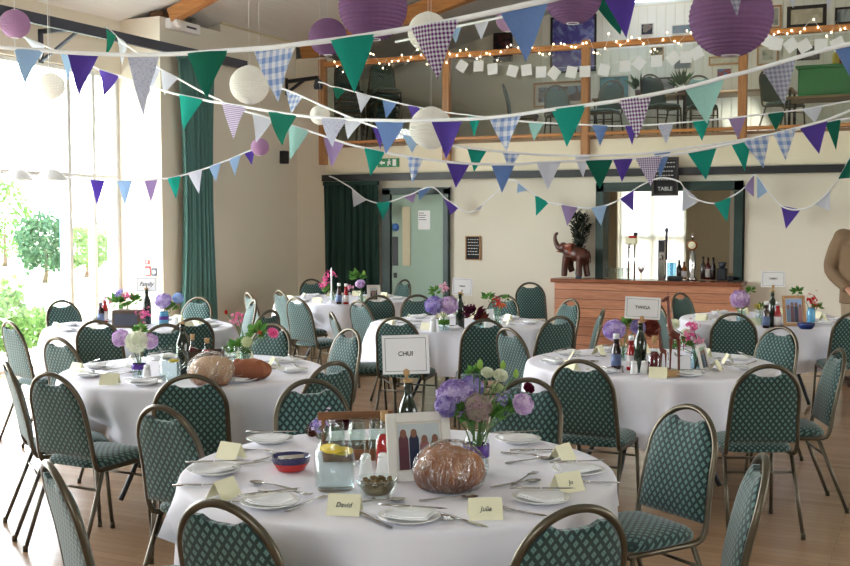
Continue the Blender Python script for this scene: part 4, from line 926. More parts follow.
def shaker(loc, label, h=.075, r=.02, mat='white'):
    t = thing('salt_shaker', label, 'shaker', loc); O('shaker_body', lath([(0, 0), (r, 0), (r * 1.02, .004), (r * .8, h * .6), (r * .7, h * .8), (0, h * .8)], 18).mesh('shaker_body', mat), t)
    O('shaker_top', lath([(0, h * .79), (r * .72, h * .8), (r * .7, h * .93), (r * .4, h), (0, h)], 16).mesh('shaker_top', 'china'), t)
def tumbler(loc, label, h=.115, r=.034, group='drinking glasses in the wooden crates'):
    solo('drinking_glass', MB().open_lathe([(r * .1, h), (r * .8, h), (r * .82, h - .006), (r * .9, h * .5), (r, .002), (r * .96, .002), (r * .85, h * .5), (r * .76, h - .012), (0, h - .012)], 20).mesh('drinking_glass', 'glass'), label, 'glass', loc, 0, group)
def crate(loc, w, d, h, yaw, label, mat='crate', handle=True):
    t = thing('wooden_crate', label, 'crate', loc, TH + R(yaw)); q = .009
    s = MB(); s.box((-w / 2, -d / 2, 0), (w / 2, d / 2, q)); O('base_board', s.mesh('base_board', mat), t)
    for lo, hi in (((-w / 2, -d / 2, q), (w / 2, -d / 2 + q, h)), ((-w / 2, d / 2 - q, q), (w / 2, d / 2, h)), ((-w / 2, -d / 2 + q, q), (-w / 2 + q, d / 2 - q, h * 1.0)), ((w / 2 - q, -d / 2 + q, q), (w / 2, d / 2 - q, h))): s = MB(); s.box(lo, hi); O('side_board', s.mesh('side_board', mat), t)
    return t
def syrup(loc, h, r, mat, label):
    t = thing('cordial_bottle', label, 'bottle', loc); hh = h * .84
    O('bottle_body', lath([(0, 0), (r, 0), (r * 1.02, .008), (r * .95, hh * .58), (r * .5, hh * .74), (r * .36, hh * .8), (r * .36, hh), (0, hh)], 20).mesh('bottle_body', 'glass'), t)
    O('cordial', lath([(0, .004), (r * .9, .005), (r * .88, hh * .56), (r * .42, hh * .7), (0, hh * .71)], 18).mesh('cordial', mat), t)
    O('cork', lath([(0, hh - .004), (r * .34, hh - .004), (r * .42, h), (0, h)], 12).mesh('cork', 'cork'), t)

# ================= front table
l = B(408, 457); sign(l, .295, 406.5, 335, 374, 47, 'CHUI', -4, -2, 'dark green wine bottle holding the sign board that reads CHUI', 'white bordered sign board reading CHUI', .027)
jug(B(335, 489), .22, .069, 'ribbed glass water jug with lemon slices on the front table', .62, 3)
dish('red_bowl', B(291, 470), .073, .054, 'red bowl with a navy rim on the front table', 'red_glaze', 'navy_glaze', None)
for k in range(4):
    p = B(291, 470); s = MB(); s.tube([(-.05, -.02 + .012 * k, .042), (.05, -.015 + .011 * k, .05)], .004, 6); solo('sauce_sachet', s.mesh('sauce_sachet', 'steel'), 'slim silver sachet lying in the red and navy bowl', 'sachet', p + Vector((0, 0, .001 * k)), TH, 'sachets in the red bowl')
dish('glass_bowl', B(377, 496), .07, .062, 'small glass bowl of nuts and seeds on the front table', 'glass', None, 'nuts')
shaker(B(366, 477), 'white shaker left behind the glass bowl of nuts', .085, .026); shaker(B(383, 476), 'white shaker right behind the glass bowl, nearest the photo frame', .085, .026)
c = B(357, 456); cy = 8; ct = crate(c, .27, .18, .045, cy, 'low wooden tray of upturned glasses behind the water jug'); s = MB(); s.bbox((-.135, .078, .045), (-.12, .09, .14), .003); s.bbox((.12, .078, .045), (.135, .09, .14), .003); s.bbox((-.15, .076, .13), (.15, .092, .162), .004); O('handle', s.mesh('handle', 'crate'), ct)
ca, sa = math.cos(TH + R(cy)), math.sin(TH + R(cy))
for i in range(3):
    for j in range(2):
        x, y = -.08 + .08 * i, -.04 + .078 * j; tumbler(c + Vector((x * ca - y * sa, x * sa + y * ca, .012)), 'upturned drinking glass on the wooden tray behind the water jug', .13, .034)
syrup(B(384, 468), .215, .034, 'red_liq', 'corked bottle of red cordial left of the white photo frame')
photo_frame(B(421, 481), .235, .24, 16, 'white framed photograph of people leaning beside the wrapped loaf', 'frame_white', .034, 2, 12)
loaf(B(450, 490), .122, .1, .15, 'round brown loaf in clear wrap on the front table', 'crust2', TH, 'film', 4)
l = B(476, 474); vase('jar', l, .165, .047, 'glass jar with a purple ribbon and hydrangeas on the front table', 'glass', 'ribbon')
bouquet(l, [('hydrangea', 'purple', 455, 397, 19, .02, 'large purple hydrangea at the left of the front jar'), ('hydrangea', 'violet', 447, 406, 12, -.03, 'small violet hydrangea below the large purple one'), ('hydrangea', 'violet', 471, 389, 13, .06, 'violet hydrangea head at the top left of the front jar'),
  ('hydrangea', 'greenpink', 478, 407, 14, -.06, 'faded green-pink hydrangea at the centre of the front jar'), ('hydrangea', 'lilac', 523, 404, 11, 0, 'lilac hydrangea standing out to the right of the front jar'), ('rose', 'white', 487, 374, 6.5, 0, 'small white lisianthus left of the open one'), ('rose', 'white', 500, 377, 7.5, -.02, 'open white lisianthus above the front jar'),
  ('rose', 'cream', 498, 391, 7, .02, 'cream lisianthus below the two white ones'), ('bud', 'green', 480, 364, 5.5, .01, 'green bud highest at the left of the front bouquet'), ('bud', 'green', 503, 365, 5, .03, 'green bud beside the open white lisianthus'), ('bud', 'green', 516, 373.5, 5, 0, 'green bud furthest right in the front bouquet'),
  ('rose', 'dkred', 528, 389, 6, .02, 'dark red flower at the right of the front bouquet'), ('spray', 'violet', 503, 398, 8, 0, 'small violet flower below the cream lisianthus'), ('foliage', 'leaf', 463, 412, 12, -.05, 'green leaves under the large purple hydrangea'), ('foliage', 'leaf', 494, 415, 13, -.05, 'green leaves right of the faded hydrangea'), ('foliage', 'leaf', 505, 412, 16, 0, 'leafy green sprig low in the front bouquet'), ('foliage', 'leaf', 467, 422, 10, .02, 'short green sprig behind the faded hydrangea'), ('foliage', 'leaf', 474, 372, 9, .04, 'tall thin sprig at the top of the front bouquet')])
for px, py, k in ((312, 437, 0), (322, 440, 1)):
    s = MB(); r_ = .028
    for i in range(60):
        z = i / 60; a = i * 2.4; q = r_ * math.sin(PI * min(1, .25 + z * .75)); d = Vector((math.cos(a), math.sin(a), .5)); s.add([Vector((q * .4 * d.x, q * .4 * d.y, .06 * z)), Vector((q * math.cos(a + .3), q * math.sin(a + .3), .06 * z + .006)), Vector((q * 1.25 * d.x, q * 1.25 * d.y, .06 * z + .012)), Vector((q * math.cos(a - .3), q * math.sin(a - .3), .06 * z + .006))], [(0, 1, 2, 3)], False)
    s.lathe([(0, 0), (r_ * .6, .005), (r_ * .6, .035), (0, .062)], 12); solo('pine_cone', s.mesh('pine_cone', 'carve'), ('dark pine cone behind the red bowl, nearest the plate', 'dark pine cone nearest the water jug')[k], 'pine cone', B(px, py))
l = B(322, 449); bouquet(l, [('spray', 'lilac', 329, 418, 9, -.02, 'pale lilac silk flower above the water jug'), ('rose', 'wine', 342, 424, 8, 0, 'dark purple silk flower above the water jug handle'), ('spray', 'violet', 318, 424, 8, .0, 'violet silk flower at the lip of the water jug')])
# ================= bread table
l = B(139, 377); vase('jar', l, .12, .04, 'glass jar with a purple ribbon on the two-loaf table', 'glass', 'ribbon')
bouquet(l, [('hydrangea', 'lilac', 121, 338, 9, 0, 'lilac hydrangea left of the big white one on the two-loaf table'), ('hydrangea', 'white', 137, 342, 11, -.05, 'big creamy white hydrangea on the two-loaf table'), ('hydrangea', 'lilac', 150, 341, 8, 0, 'lilac hydrangea right of the big white one on the two-loaf table'), ('foliage', 'leaf', 140, 330, 8, .05, 'green leaves above the white hydrangea')])
shaker(B(147, 379), 'white shaker beside the glass jar on the two-loaf table', .085, .026)
jug(B(170, 381), .2, .06, 'glass water jug with a lemon slice on the two-loaf table', .6, 1)
bottle('wine_bottle', B(183, 376), .31, .036, 'wine', 'dark wine bottle beside the jug on the two-loaf table', neck=.38, cap='cork', cap_h=.012)
c = B(204, 368); crate(c, .24, .17, .11, 6, 'dark wooden crate with red cordials on the two-loaf table', 'darkcrate')
syrup(c + RT * -.07 + UP * .012, .2, .034, 'dred_liq', 'dark red cordial bottle in the crate on the two-loaf table'); syrup(c + RT * .02 + UP * .012, .175, .04, 'red_liq', 'bright red corked cordial in the crate on the two-loaf table')
for k in range(4): tumbler(B(226 + 6 * k, 366 - 3 * (k % 2)) + UP * 0, 'upturned glass beside the brown loaf on the two-loaf table', .125, .033, 'upturned glasses on the two-loaf table')
loaf(B(211, 385), .125, .1, .165, 'pale loaf in clear wrap on the two-loaf table', 'crust', TH, 'film', 12)
loaf(B(250, 380), .125, .08, .125, 'long glazed brown loaf beside the film-wrapped one', 'crust3', TH + .1, None, 9)
l = B(246, 363); vase('jar', l, .12, .036, 'small glass jar holding the pink gerbera', 'glass')
bouquet(l, [('daisy', 'pink', 273, 333, 7, -.03, 'pink gerbera at the right of the two-loaf table bouquet'), ('daisy', 'cream', 247, 342, 7, -.06, 'greenish cream gerbera low in the two-loaf table bouquet'), ('spray', 'pink', 238, 316, 6, 0, 'pink orchid bloom at the top left of the two-loaf table bouquet'), ('spray', 'palepink', 235, 322, 5, 0, 'paler pink orchid bloom under the top one'), ('foliage', 'leaf', 238, 350, 13, .02, 'bright green leaves at the left of the two-loaf table bouquet'), ('foliage', 'leaf', 257, 334, 13, .03, 'dusty green foliage behind the cream gerbera'), ('spray', 'orange', 260, 333, 3, -.02, 'tiny orange flower among the dusty green foliage'), ('bud', 'red', 226, 312, 2.5, .03, 'tiny red bud left of the pink orchid')])
# ================= giraffe table
l = B(640, 372); sign(l, .30, 642, 297, 319, 34, 'TWIGA', -14, 2, 'dark wine bottle with the sign board on the giraffe table', 'white sign board in front of the red-brown bar planks', .026)
bottle('brown_sauce_bottle', B(616, 369), .19, .03, 'brown_sauce', 'brown sauce bottle with a blue label on the giraffe table', neck=.55, lab='blue_label', cap='white')
bottle('ketchup_bottle', B(631, 370), .185, .028, 'ketchup', 'red ketchup bottle on the giraffe table', neck=.5, lab='label', cap='white')
shaker(B(634, 374), 'white salt shaker nearest the ketchup on the giraffe table', .08, .024); shaker(B(644, 374), 'white salt shaker right of its twin on the giraffe table', .08, .024)
syrup(B(654, 374), .23, .04, 'dred_liq', 'square glass cordial bottle beside the small giraffe')
def giraffe(loc, h, yaw, label):
    t = thing('giraffe_carving', label, 'ornament', loc, TH + R(yaw)); k = h
    s = MB()
    for x, y in ((-.055, -.018), (-.06, .018), (.045, -.018), (.05, .018)): s.tube([(x * k, y * k, .02 * k), (x * k * .95, y * k * .9, .2 * k), (x * k * .85, y * k * .8, .42 * k)], [.011 * k, .012 * k, .026 * k], 10, sub=2)
    s.tube([(-.06 * k, 0, .44 * k), (0, 0, .46 * k), (.05 * k, 0, .5 * k)], [.042 * k, .05 * k, .048 * k], 12, sub=3)
    s.tube([(.045 * k, 0, .5 * k), (.07 * k, 0, .68 * k), (.085 * k, 0, .9 * k)], [.042 * k, .024 * k, .017 * k], 10, sub=3)
    s.tube([(.075 * k, 0, .915 * k), (.11 * k, 0, .9 * k), (.155 * k, 0, .865 * k)], [.024 * k, .022 * k, .012 * k], 10, sub=2)
    for y in (-1, 1): s.tube([(.085 * k, y * .012 * k, .93 * k), (.078 * k, y * .016 * k, .985 * k)], .0065 * k, 8); s.ell((.066 * k, y * .036 * k, .925 * k), (.009 * k, .022 * k, .011 * k), 8, 6)
    s.tube([(-.09 * k, 0, .45 * k), (-.11 * k, 0, .36 * k), (-.105 * k, 0, .27 * k)], [.01 * k, .006 * k, .009 * k], 8)
    O('carved_body', blob('carved_body', s, 'giraffe', .0065 * k, 2), t)
    s = MB(); s.bbox((-.1 * k, -.045 * k, 0), (.09 * k, .045 * k, .03 * k), .004); O('wood_base', s.mesh('wood_base', 'crate'), t)
giraffe(B(674, 373), .50, 175, 'tall carved wooden giraffe with its head against the teal chair'); giraffe(B(663, 373), .29, 160, 'smaller carved giraffe beside the tall one')
l = B(697, 369); vase('jar', l, .12, .042, 'blue-tinged glass vase behind the tilted photo frame', 'glassb', None)
bouquet(l, [('spray', 'pink', 692, 324, 7, -.02, 'bright pink flower head on the giraffe table'), ('spray', 'pink', 690, 336, 7, 0, 'lower bright pink flower on the giraffe table'), ('spray', 'palepink', 699, 341, 5, -.02, 'pale pink flower under the bright pink ones'), ('rose', 'white', 674, 326, 6.5, .02, 'white flower left of the giraffe neck'), ('rose', 'white', 686, 334, 5, .03, 'white flower between giraffe neck and pink blooms'), ('foliage', 'leaf', 683, 345, 11, .04, 'dark green foliage behind the white flower'), ('bud', 'yellow', 703, 346, 4, 0, 'small yellow bud beside the tilted photo frame')])
l = B(622, 360); vase('jar', l, .11, .038, 'glass jar hidden behind the sauce bottles', 'glass', None)
bouquet(l, [('hydrangea', 'purple', 614, 330, 11, 0, 'dusty purple hydrangea left of the giraffe table sign'), ('hydrangea', 'violet', 638, 327, 8, .03, 'violet hydrangea under the giraffe table sign'), ('hydrangea', 'brownred', 652, 328, 9, .05, 'red-brown hydrangea right of the sign bottle'), ('foliage', 'leaf', 628, 325, 10, .06, 'green leaves between two hydrangeas under the sign')])
photo_frame(B(706, 371), .12, .165, 52, 'small silver photo frame tilted away on the giraffe table', 'frame_white', .014, 5, 14, S(150, 176, 150))
s = MB(); s.bbox((-.06, -.045, 0), (.06, .045, .035), .006); solo('napkin_block', s.mesh('napkin_block', 'cork'), 'pale wooden block in front of the giraffes', 'block', B(668, 376), TH)
# ================= middle back table
l = B(460, 328); sign(l, .295, 462, 278, 295, 20, 'SIMBA', -6, 3, 'dark wine bottle behind the lilac hydrangea', 'small white sign board beside the sage door frame', .022)
l = B(444, 331); vase('jar', l, .14, .045, 'white edged glass jar of two hydrangeas', 'glass', 'leaf')
bouquet(l, [('hydrangea', 'violet', 434, 305, 9.5, -.02, 'violet hydrangea at the left of the middle back table'), ('hydrangea', 'lilac', 449, 305, 9, -.03, 'lilac-pink hydrangea beside the violet one'), ('spray', 'palepink', 444, 288, 5, .02, 'pale pink flower above the two hydrangeas'), ('foliage', 'leaf', 436, 292, 7, .03, 'olive leaves above the violet hydrangea')])
shaker(B(433, 332), 'white shaker at the left of the two hydrangeas', .12, .03)
l = B(478, 330); vase('pot', l, .09, .05, 'dark glass pot under the wine-red foliage', 'glassb', None)
bouquet(l, [('foliage', 'wine', 474, 315, 12, 0, 'wine-red foliage in the middle back table pot'), ('foliage', 'brownred', 482, 320, 9, -.03, 'red-brown foliage right of the wine-red leaves'), ('spray', 'dkred', 470, 306, 4, 0, 'tiny dark red flower above the wine-red foliage')])
l = B(497, 325); vase('jar', l, .12, .038, 'glass jar holding red and orange flowers', 'glass', None)
bouquet(l, [('spray', 'red', 497, 301, 5, -.02, 'red flower on the middle back table'), ('spray', 'orange', 502, 305, 4, -.03, 'orange flower touching the red one'), ('foliage', 'leaf', 488, 298, 8, 0, 'fresh green leaves left of the red flower'), ('foliage', 'leaf', 506, 298, 5, .05, 'thin green sprig right of the orange flower')])
s = MB(); s.prism([(-.05, 0), (.05, 0), (.05, .17), (-.05, .17)], -.004, .004); solo('menu_card', s.mesh('menu_card', 'paper'), 'tall white card standing before the red flower', 'card', B(490, 329), TH + R(55))
# ================= curtain table
l = B(333, 302); vase('jar', l, .14, .045, 'glass jar holding pink orchids on the curtain table', 'glass', None)
bouquet(l, [('spray', 'pink', 326, 279, 5, 0, 'pink orchid cluster left of the white spike'), ('spray', 'pink', 331, 274, 4.5, 0, 'topmost pink orchid beside the white spike'), ('spray', 'pink', 323, 285, 3.5, .02, 'lowest pink orchid at the table edge'), ('foliage', 'leaf', 328, 290, 6, .02, 'green leaves under the pink orchids')])
s = MB(); s.lathe([(.018, 0), (.018, .02), (.009, .025), (.008, .38), (0, .4)], 10); solo('candle', s.mesh('candle', 'white'), 'slim white candle among the pink orchids', 'candle', B(331.5, 303))
bottle('brown_sauce_bottle', B(339, 304), .2, .03, 'brown_sauce', 'dark sauce bottle with white cap by the pink orchids', neck=.5, lab='blue_label', cap='white'); bottle('ketchup_bottle', B(346, 304), .195, .03, 'ketchup', 'red ketchup bottle beside the dark sauce bottle', neck=.5, lab='label', cap='white')
l = B(362, 303); vase('jar', l, .13, .04, 'glass jar holding a lilac rose by the curtain', 'glass', None)
bouquet(l, [('rose', 'lilac', 360.5, 285, 5, -.04, 'lilac rose in front of the dark green curtain'), ('foliage', 'leaf', 358, 279, 10, .03, 'loose green foliage against the dark green curtain'), ('bud', 'green', 364, 273, 3, .02, 'pale bud above the lilac rose'), ('spray', 'palepink', 350, 287, 3.5, .02, 'small pale pink flower left of the lilac rose')])
photo_frame(B(374, 303), .15, .2, 10, 'white photo frame between the lilac rose and the chair', 'frame_white', .03, 3, 10)
# ================= tweed table
l = B(772, 327); sign(l, .31, 773, 271, 287, 24, 'TEMBO', 0, 0, 'dark wine bottle under the sign on the tweed table', 'white sign board against the cream wall near the man in tweed', .022)
bottle('brown_sauce_bottle', B(769, 326), .2, .03, 'brown_sauce', 'dark sauce bottle beside the pine photo frame', neck=.5, lab='label', cap='white') if False else bottle('brown_sauce_bottle', B(766, 328), .2, .03, 'brown_sauce', 'dark sauce bottle on the tweed table', neck=.5, lab='blue_label', cap='white')
bottle('ketchup_bottle', B(777.5, 328), .195, .03, 'ketchup', 'red ketchup bottle beside the pine photo frame', neck=.5, lab='label', cap='white')
photo_frame(B(795, 326), .205, .265, 6, 'pine photo frame with a blue picture on the tweed table', 'frame_wood', .025, 1, 10, S(150, 176, 220))
l = B(741, 325); vase('jar', l, .13, .042, 'glass jar with a pale hydrangea on the tweed table', 'glassb', None)
bouquet(l, [('hydrangea', 'lilac', 740, 299, 9.5, -.02, 'pale lilac hydrangea on the tweed table'), ('foliage', 'leaf', 751, 291, 6, .02, 'reddish green sprig right of the pale hydrangea'), ('foliage', 'leaf', 742, 307, 6, 0, 'short leaves under the pale hydrangea')])
l = B(760, 325); vase('jar', l, .14, .04, 'clear jar of yellow flowers on the tweed table', 'glass', None)
bouquet(l, [('spray', 'yellow', 757, 306, 4, 0, 'yellow flower in the clear jar'), ('foliage', 'leaf', 762, 307, 5, .02, 'leaves beside the yellow flower')])
l = B(811, 322); vase('jar', l, .13, .036, 'turquoise bottle vase right of the pine frame', 'bluevase', None, False)
bouquet(l, [('spray', 'red', 811, 299, 5.5, .02, 'red flower behind the pine photo frame'), ('spray', 'orange', 815, 305, 4, 0, 'orange flower right of the pine photo frame'), ('foliage', 'leaf', 797, 292, 7, .06, 'olive foliage above the pine photo frame'), ('foliage', 'leaf', 817, 307, 6, 0, 'green leaves by the orange flower')])
dish('blue_bowl', B(806, 329), .075, .05, 'dark blue bowl in front of the pine photo frame', 'blue_glaze')
shaker(B(750, 330), 'white shaker left of the clear jar of yellow flowers', .085, .026)
# ================= window table
l = B(147, 324); sign(l, .31, 146.5, 277, 292, 22, 'Family', -8, 0, 'dark wine bottle holding the window table sign', 'grey-white sign board in cursive by the white pier', .05, .3)
s = MB(); s.bbox((-.12, -.07, 0), (.12, .07, .15), .006); bx = solo('dark_box', s.mesh('dark_box', 'darkcrate'), 'dark wooden flower box on the window table', 'box', B(128, 327), TH)
s = MB(); s.box((-.1, -.072, .02), (.1, -.0705, .12)); O('panel', s.mesh('panel', 'track'), bx)
l = B(128, 327) + UP * .14
bouquet(l, [('daisy', 'violet', 119, 293, 6, 0, 'violet daisy above the dark flower box'), ('spray', 'pink', 127, 295, 5, 0, 'pink flower beside the violet daisy'), ('spray', 'palepink', 109, 301, 5, 0, 'pale pink flower at the left of the dark flower box'), ('foliage', 'leaf', 118, 304, 11, .02, 'green foliage spreading over the dark flower box'), ('foliage', 'leaf', 135, 302, 9, .02, 'thin green sprig leaning toward the cursive sign'), ('spray', 'pink', 143, 314, 6, -.1, 'rose pink flower in front of the sign bottle')])
bottle('ketchup_bottle', B(105, 322), .2, .03, 'ketchup', 'red ketchup bottle left of the dark flower box', neck=.5, lab='label', cap='white'); bottle('brown_sauce_bottle', B(101, 324), .19, .03, 'brown_sauce', 'dark sauce bottle at the left of the ketchup by the window', neck=.5, lab='blue_label', cap='white')
l = B(164, 325); vase('jar', l, .12, .042, 'blue glass jar with hydrangeas beside the cursive sign', 'bluevase', 'ribbon', False)
bouquet(l, [('hydrangea', 'purple', 163, 301, 8, -.02, 'purple hydrangea in the blue glass jar'), ('hydrangea', 'blue', 178, 298, 5.5, .03, 'pale blue hydrangea right of the purple one'), ('foliage', 'leaf', 171, 309, 8, 0, 'dark leaves between the purple and blue hydrangeas')])
tumbler(B(155, 325), 'clear glass between the sign bottle and blue jar', .12, .034, 'glasses on the window table'); shaker(B(176, 327), 'white shaker right of the blue glass jar', .085, .026)
# ---------------------------------------------------------------- bunting
def interp(ctrl, x):
    for a, b in zip(ctrl, ctrl[1:]):
        if a[0] <= x <= b[0] or b is ctrl[-1]:
            t = (x - a[0]) / (b[0] - a[0]); return a[1] + (b[1] - a[1]) * t, 1 / (1 / a[2] + (1 / b[2] - 1 / a[2]) * t)
def smooth_ctrl(c):
    out = []
    for i in range(len(c) - 1):
        a, b, p, q = c[max(i - 1, 0)], c[i], c[i + 1], c[min(i + 2, len(c) - 1)]
        for k in range(6):
            t = k / 6; f = lambda j: .5 * (2 * b[j] + (p[j] - a[j]) * t + (2 * a[j] - 5 * b[j] + 4 * p[j] - q[j]) * t * t + (3 * b[j] - a[j] - 3 * p[j] + q[j]) * t ** 3)
            out.append((b[0] + (p[0] - b[0]) * t, f(1), b[2] + (p[2] - b[2]) * t))
    return out + [c[-1]]
rb = random.Random(11)
def bunting(label, ctrl, flags, tape=.006, wall=None):
    cs = smooth_ctrl(ctrl); pt = (lambda x, y, d: at_d(x, y, d)) if wall is None else (lambda x, y, d: at_Y(x, y, wall))
    c0 = pt(*cs[len(cs) // 2]); t = thing('hanging_bunting', label, 'bunting', c0)
    s = MB(); s.tube([pt(*p) - c0 for p in cs], tape, 6, flat=.35) if False else None
    pts = [pt(*p) - c0 for p in cs]; vs = []; fs = []
    for p in pts:
        for dz, dy in ((-tape * 1.6, 0), (tape * 1.6, 0)): vs += [p + UP * dz - FH * .0012, p + UP * dz + FH * .0012]
    for i in range(len(pts) - 1):
        a, b = i * 4, i * 4 + 4; fs += [(a, b, b + 2, a + 2), (a + 1, a + 3, b + 3, b + 1), (a + 2, b + 2, b + 3, a + 3), (a, a + 1, b + 1, b)]
    O('tape', s.add(vs, fs, True).mesh('tape', 'cord'), t)
    for xl, xr, tx, ty, col in flags:
        (yl, dl), (yr, dr) = interp(cs, xl), interp(cs, xr); A, Bp, T = pt(xl, yl, dl) - c0, pt(xr, yr, dr) - c0, pt(tx, ty, (dl + dr) / 2) - c0
        nrm = (Bp - A).cross(T - A); nrm = nrm.normalized() if nrm.length > 1e-8 else FH; s = MB(); w = (Bp - A).length; hgt = max((T - (A + Bp) / 2).length, 1e-3); cv = rb.uniform(-.1, .1) * w; ph = rb.uniform(0, 6)
        def fn(u, v, off=0):
            top = A + (Bp - A) * u; q = top + (T - top) * v * .995
            return q + nrm * (cv * math.sin(PI * u) * (1 - v) + .05 * w * math.sin(3 * v + ph) * v + off)
        s.grid(lambda u, v: fn(u, v), 6, 6); s.grid(lambda u, v: fn(1 - u, v, .0012), 6, 6)
        ex = (Bp - A).normalized() if w > 1e-6 else RT
        nm, mt = FL[col]; O('flag', s.mesh('flag', mt, lambda c: ((c - A).dot(ex), c.z - A.z)), t, label=nm + ' flag')
    return t
bunting('nearest bunting string with large flags across the top', [(-60, 42, 7.0), (14, 48.5, 6.6), (100, 54, 6.2), (160, 54.5, 5.9), (220, 51, 5.5), (300, 44, 5.0), (430, 25, 4.6), (549, 0, 4.25), (640, -22, 4.1), (740, -46, 4.0), (860, -80, 3.9)],
 [(14, 43, 25, 84, 'lblue'), (67, 99, 80, 96, 'purple'), (127, 160, 143, 115, 'print'), (187, 228, 208, 99, 'dkgreen'), (253, 296, 275, 102, 'ging'), (330, 375, 356, 93, 'teal'), (411, 459, 436, 79, 'pcheck'), (499, 549, 526, 62, 'blue'), (598, 641, 626, 38, 'purple'), (715, 752, 737, 17, 'gcheck')], .0075)
bunting('bunting string sagging from the window bracket up to the right edge', [(0, 25, 10.6), (24, 37, 10.5), (66, 55, 10.3), (100, 70, 10), (165, 91, 9.2), (210, 101.5, 8.6), (310, 116.8, 7.4), (390, 120.5, 6.6), (420, 120.3, 6.4), (487, 118, 6.0), (555, 109, 5.6), (640, 97, 5.2), (723, 77.5, 4.9), (850, 44, 4.5), (900, 28, 4.4)],
 [(24, 45, 40, 60, 'white'), (60, 72, 68, 81, 'lblue'), (99, 119, 105, 97, 'purple'), (179, 203, 185, 130, 'teal'), (222, 246, 231, 139, 'lcheck'), (268, 297, 281, 146, 'dkgreen'), (321, 347, 331, 147, 'print'), (374, 405, 388, 154, 'blue'), (431, 463, 445, 159, 'purple'), (489, 522, 505, 151, 'ging'), (551, 586, 568, 147, 'teal'), (618, 652, 637, 139, 'pcheck'), (684, 725, 708, 124, 'mint'), (761, 796, 785, 105, 'gcheck'), (834, 866, 850, 78, 'blue')])
bunting('bunting string from the high bracket rising again past the chalk menu', [(106, 27, 11.4), (122, 43, 11), (160, 69, 10.2), (220, 100, 9.4), (244, 111, 9.2), (300, 128, 8.8), (355, 146, 8.5), (430, 160, 8.2), (500, 164.5, 8.1), (560, 161.5, 8.1), (620, 159.5, 8.1), (660, 156, 8), (716, 147, 7.9), (773, 134, 7.7), (827, 120, 7.5), (870, 104, 7.4)],
 [(106, 116, 107, 57, 'dkgreen'), (117, 127, 123, 66, 'white'), (139, 160, 145, 108, 'print'), (161, 178, 164, 95, 'white'), (252, 273, 257, 143, 'white'), (288, 309, 291, 160, 'mint'), (323, 345, 331, 167, 'lilac'), (364, 385, 371, 176, 'teal'), (407, 423, 412, 184, 'ging'), (446, 470, 456, 188, 'purple'), (491, 515, 502, 193, 'blue'), (536, 561, 548, 190, 'white'), (585, 613, 600, 189, 'dkgreen'), (613, 633, 622, 182, 'purple'), (635, 663, 651, 186, 'lcheck'), (687, 717, 706, 180, 'teal'), (743, 770, 763, 168, 'ging'), (773, 796, 786, 160, 'ging'), (799, 828, 819, 154, 'purple')])
bunting('bunting string low in front of the bright glazing', [(-30, 168, 10.6), (45, 176, 10.8), (70, 178.5, 10.9), (116, 181, 11.0), (168, 178.5, 11.0), (190, 173, 11.0), (220, 163, 11.0), (262, 147, 11.0)],
 [(90, 105, 97, 206, 'purple'), (117, 132, 125, 205, 'lblue'), (144, 158, 151, 203, 'lilac'), (167, 181, 176, 199, 'teal'), (188, 202, 199, 194, 'white'), (209, 221, 216, 182, 'lblue'), (229, 241, 235, 176, 'lblue'), (244, 255, 252, 165, 'purple')], .005)
bunting('bunting string hung along the back wall under the track', [(329, 176, 1), (350, 187, 1), (365, 199, 1), (383, 203, 1), (412, 194, 1), (432, 187, 1), (446, 199, 1), (470, 212, 1), (495, 194, 1), (510, 179.5, 1), (534, 194, 1), (549, 202.5, 1), (585, 208, 1), (606, 205.5, 1), (622, 198, 1), (640, 186, 1), (660, 178, 1), (680, 182, 1), (690, 197, 1), (715, 203.5, 1), (733, 196, 1), (744, 188, 1), (755, 175, 1), (770, 194, 1), (783, 207, 1), (800, 209.5, 1), (816, 203, 1), (836, 182, 1), (856, 150, 1)],
 [(352, 367, 353, 207, 'white'), (376, 391, 383, 220, 'teal'), (403, 417, 413, 203, 'lilac'), (418, 431, 419, 201, 'blue'), (443, 459, 450, 215, 'purple'), (473, 483, 481, 209, 'white'), (518, 528, 517, 193, 'lblue'), (535, 549, 536, 216, 'teal'), (561, 578, 567, 226, 'lilac'), (591, 607, 601, 226, 'lblue'), (620, 634, 633, 211, 'purple'), (683, 700, 682, 212, 'white'), (714, 731, 727, 222, 'teal'), (744, 754, 754, 197, 'lilac'), (757, 768, 757, 199, 'lblue'), (781, 801, 786, 229, 'purple'), (814, 830, 830, 211, 'white'), (838, 852, 850, 178, 'dkgreen')], .006, YB - .3)
bunting('bunting string sagging across the balcony glass', [(318, 82, 12.8), (330, 86, 12.7), (378, 98, 12.5), (422, 108, 12.2), (450, 113, 12), (518, 121, 11.6), (592, 125, 11.1), (620, 126, 11), (660, 124, 10.8), (730, 118, 10.5), (803, 109.5, 10.3), (850, 101, 10.1), (880, 95, 10)],
 [(332, 346, 337, 100, 'dkgreen'), (356, 371, 361, 113, 'white'), (382, 397, 386, 119, 'blue'), (408, 420, 413, 122, 'purple'), (468, 481, 474, 137, 'teal'), (528, 544, 534, 141, 'mint'), (592, 608, 600, 146, 'blue'), (625, 637, 632, 145, 'purple'), (657, 674, 666, 144, 'print'), (692, 710, 702, 141, 'teal'), (728, 746, 738, 139, 'lilac'), (767, 785, 776, 131, 'dkgreen'), (802, 823, 815, 123, 'white')], .005)
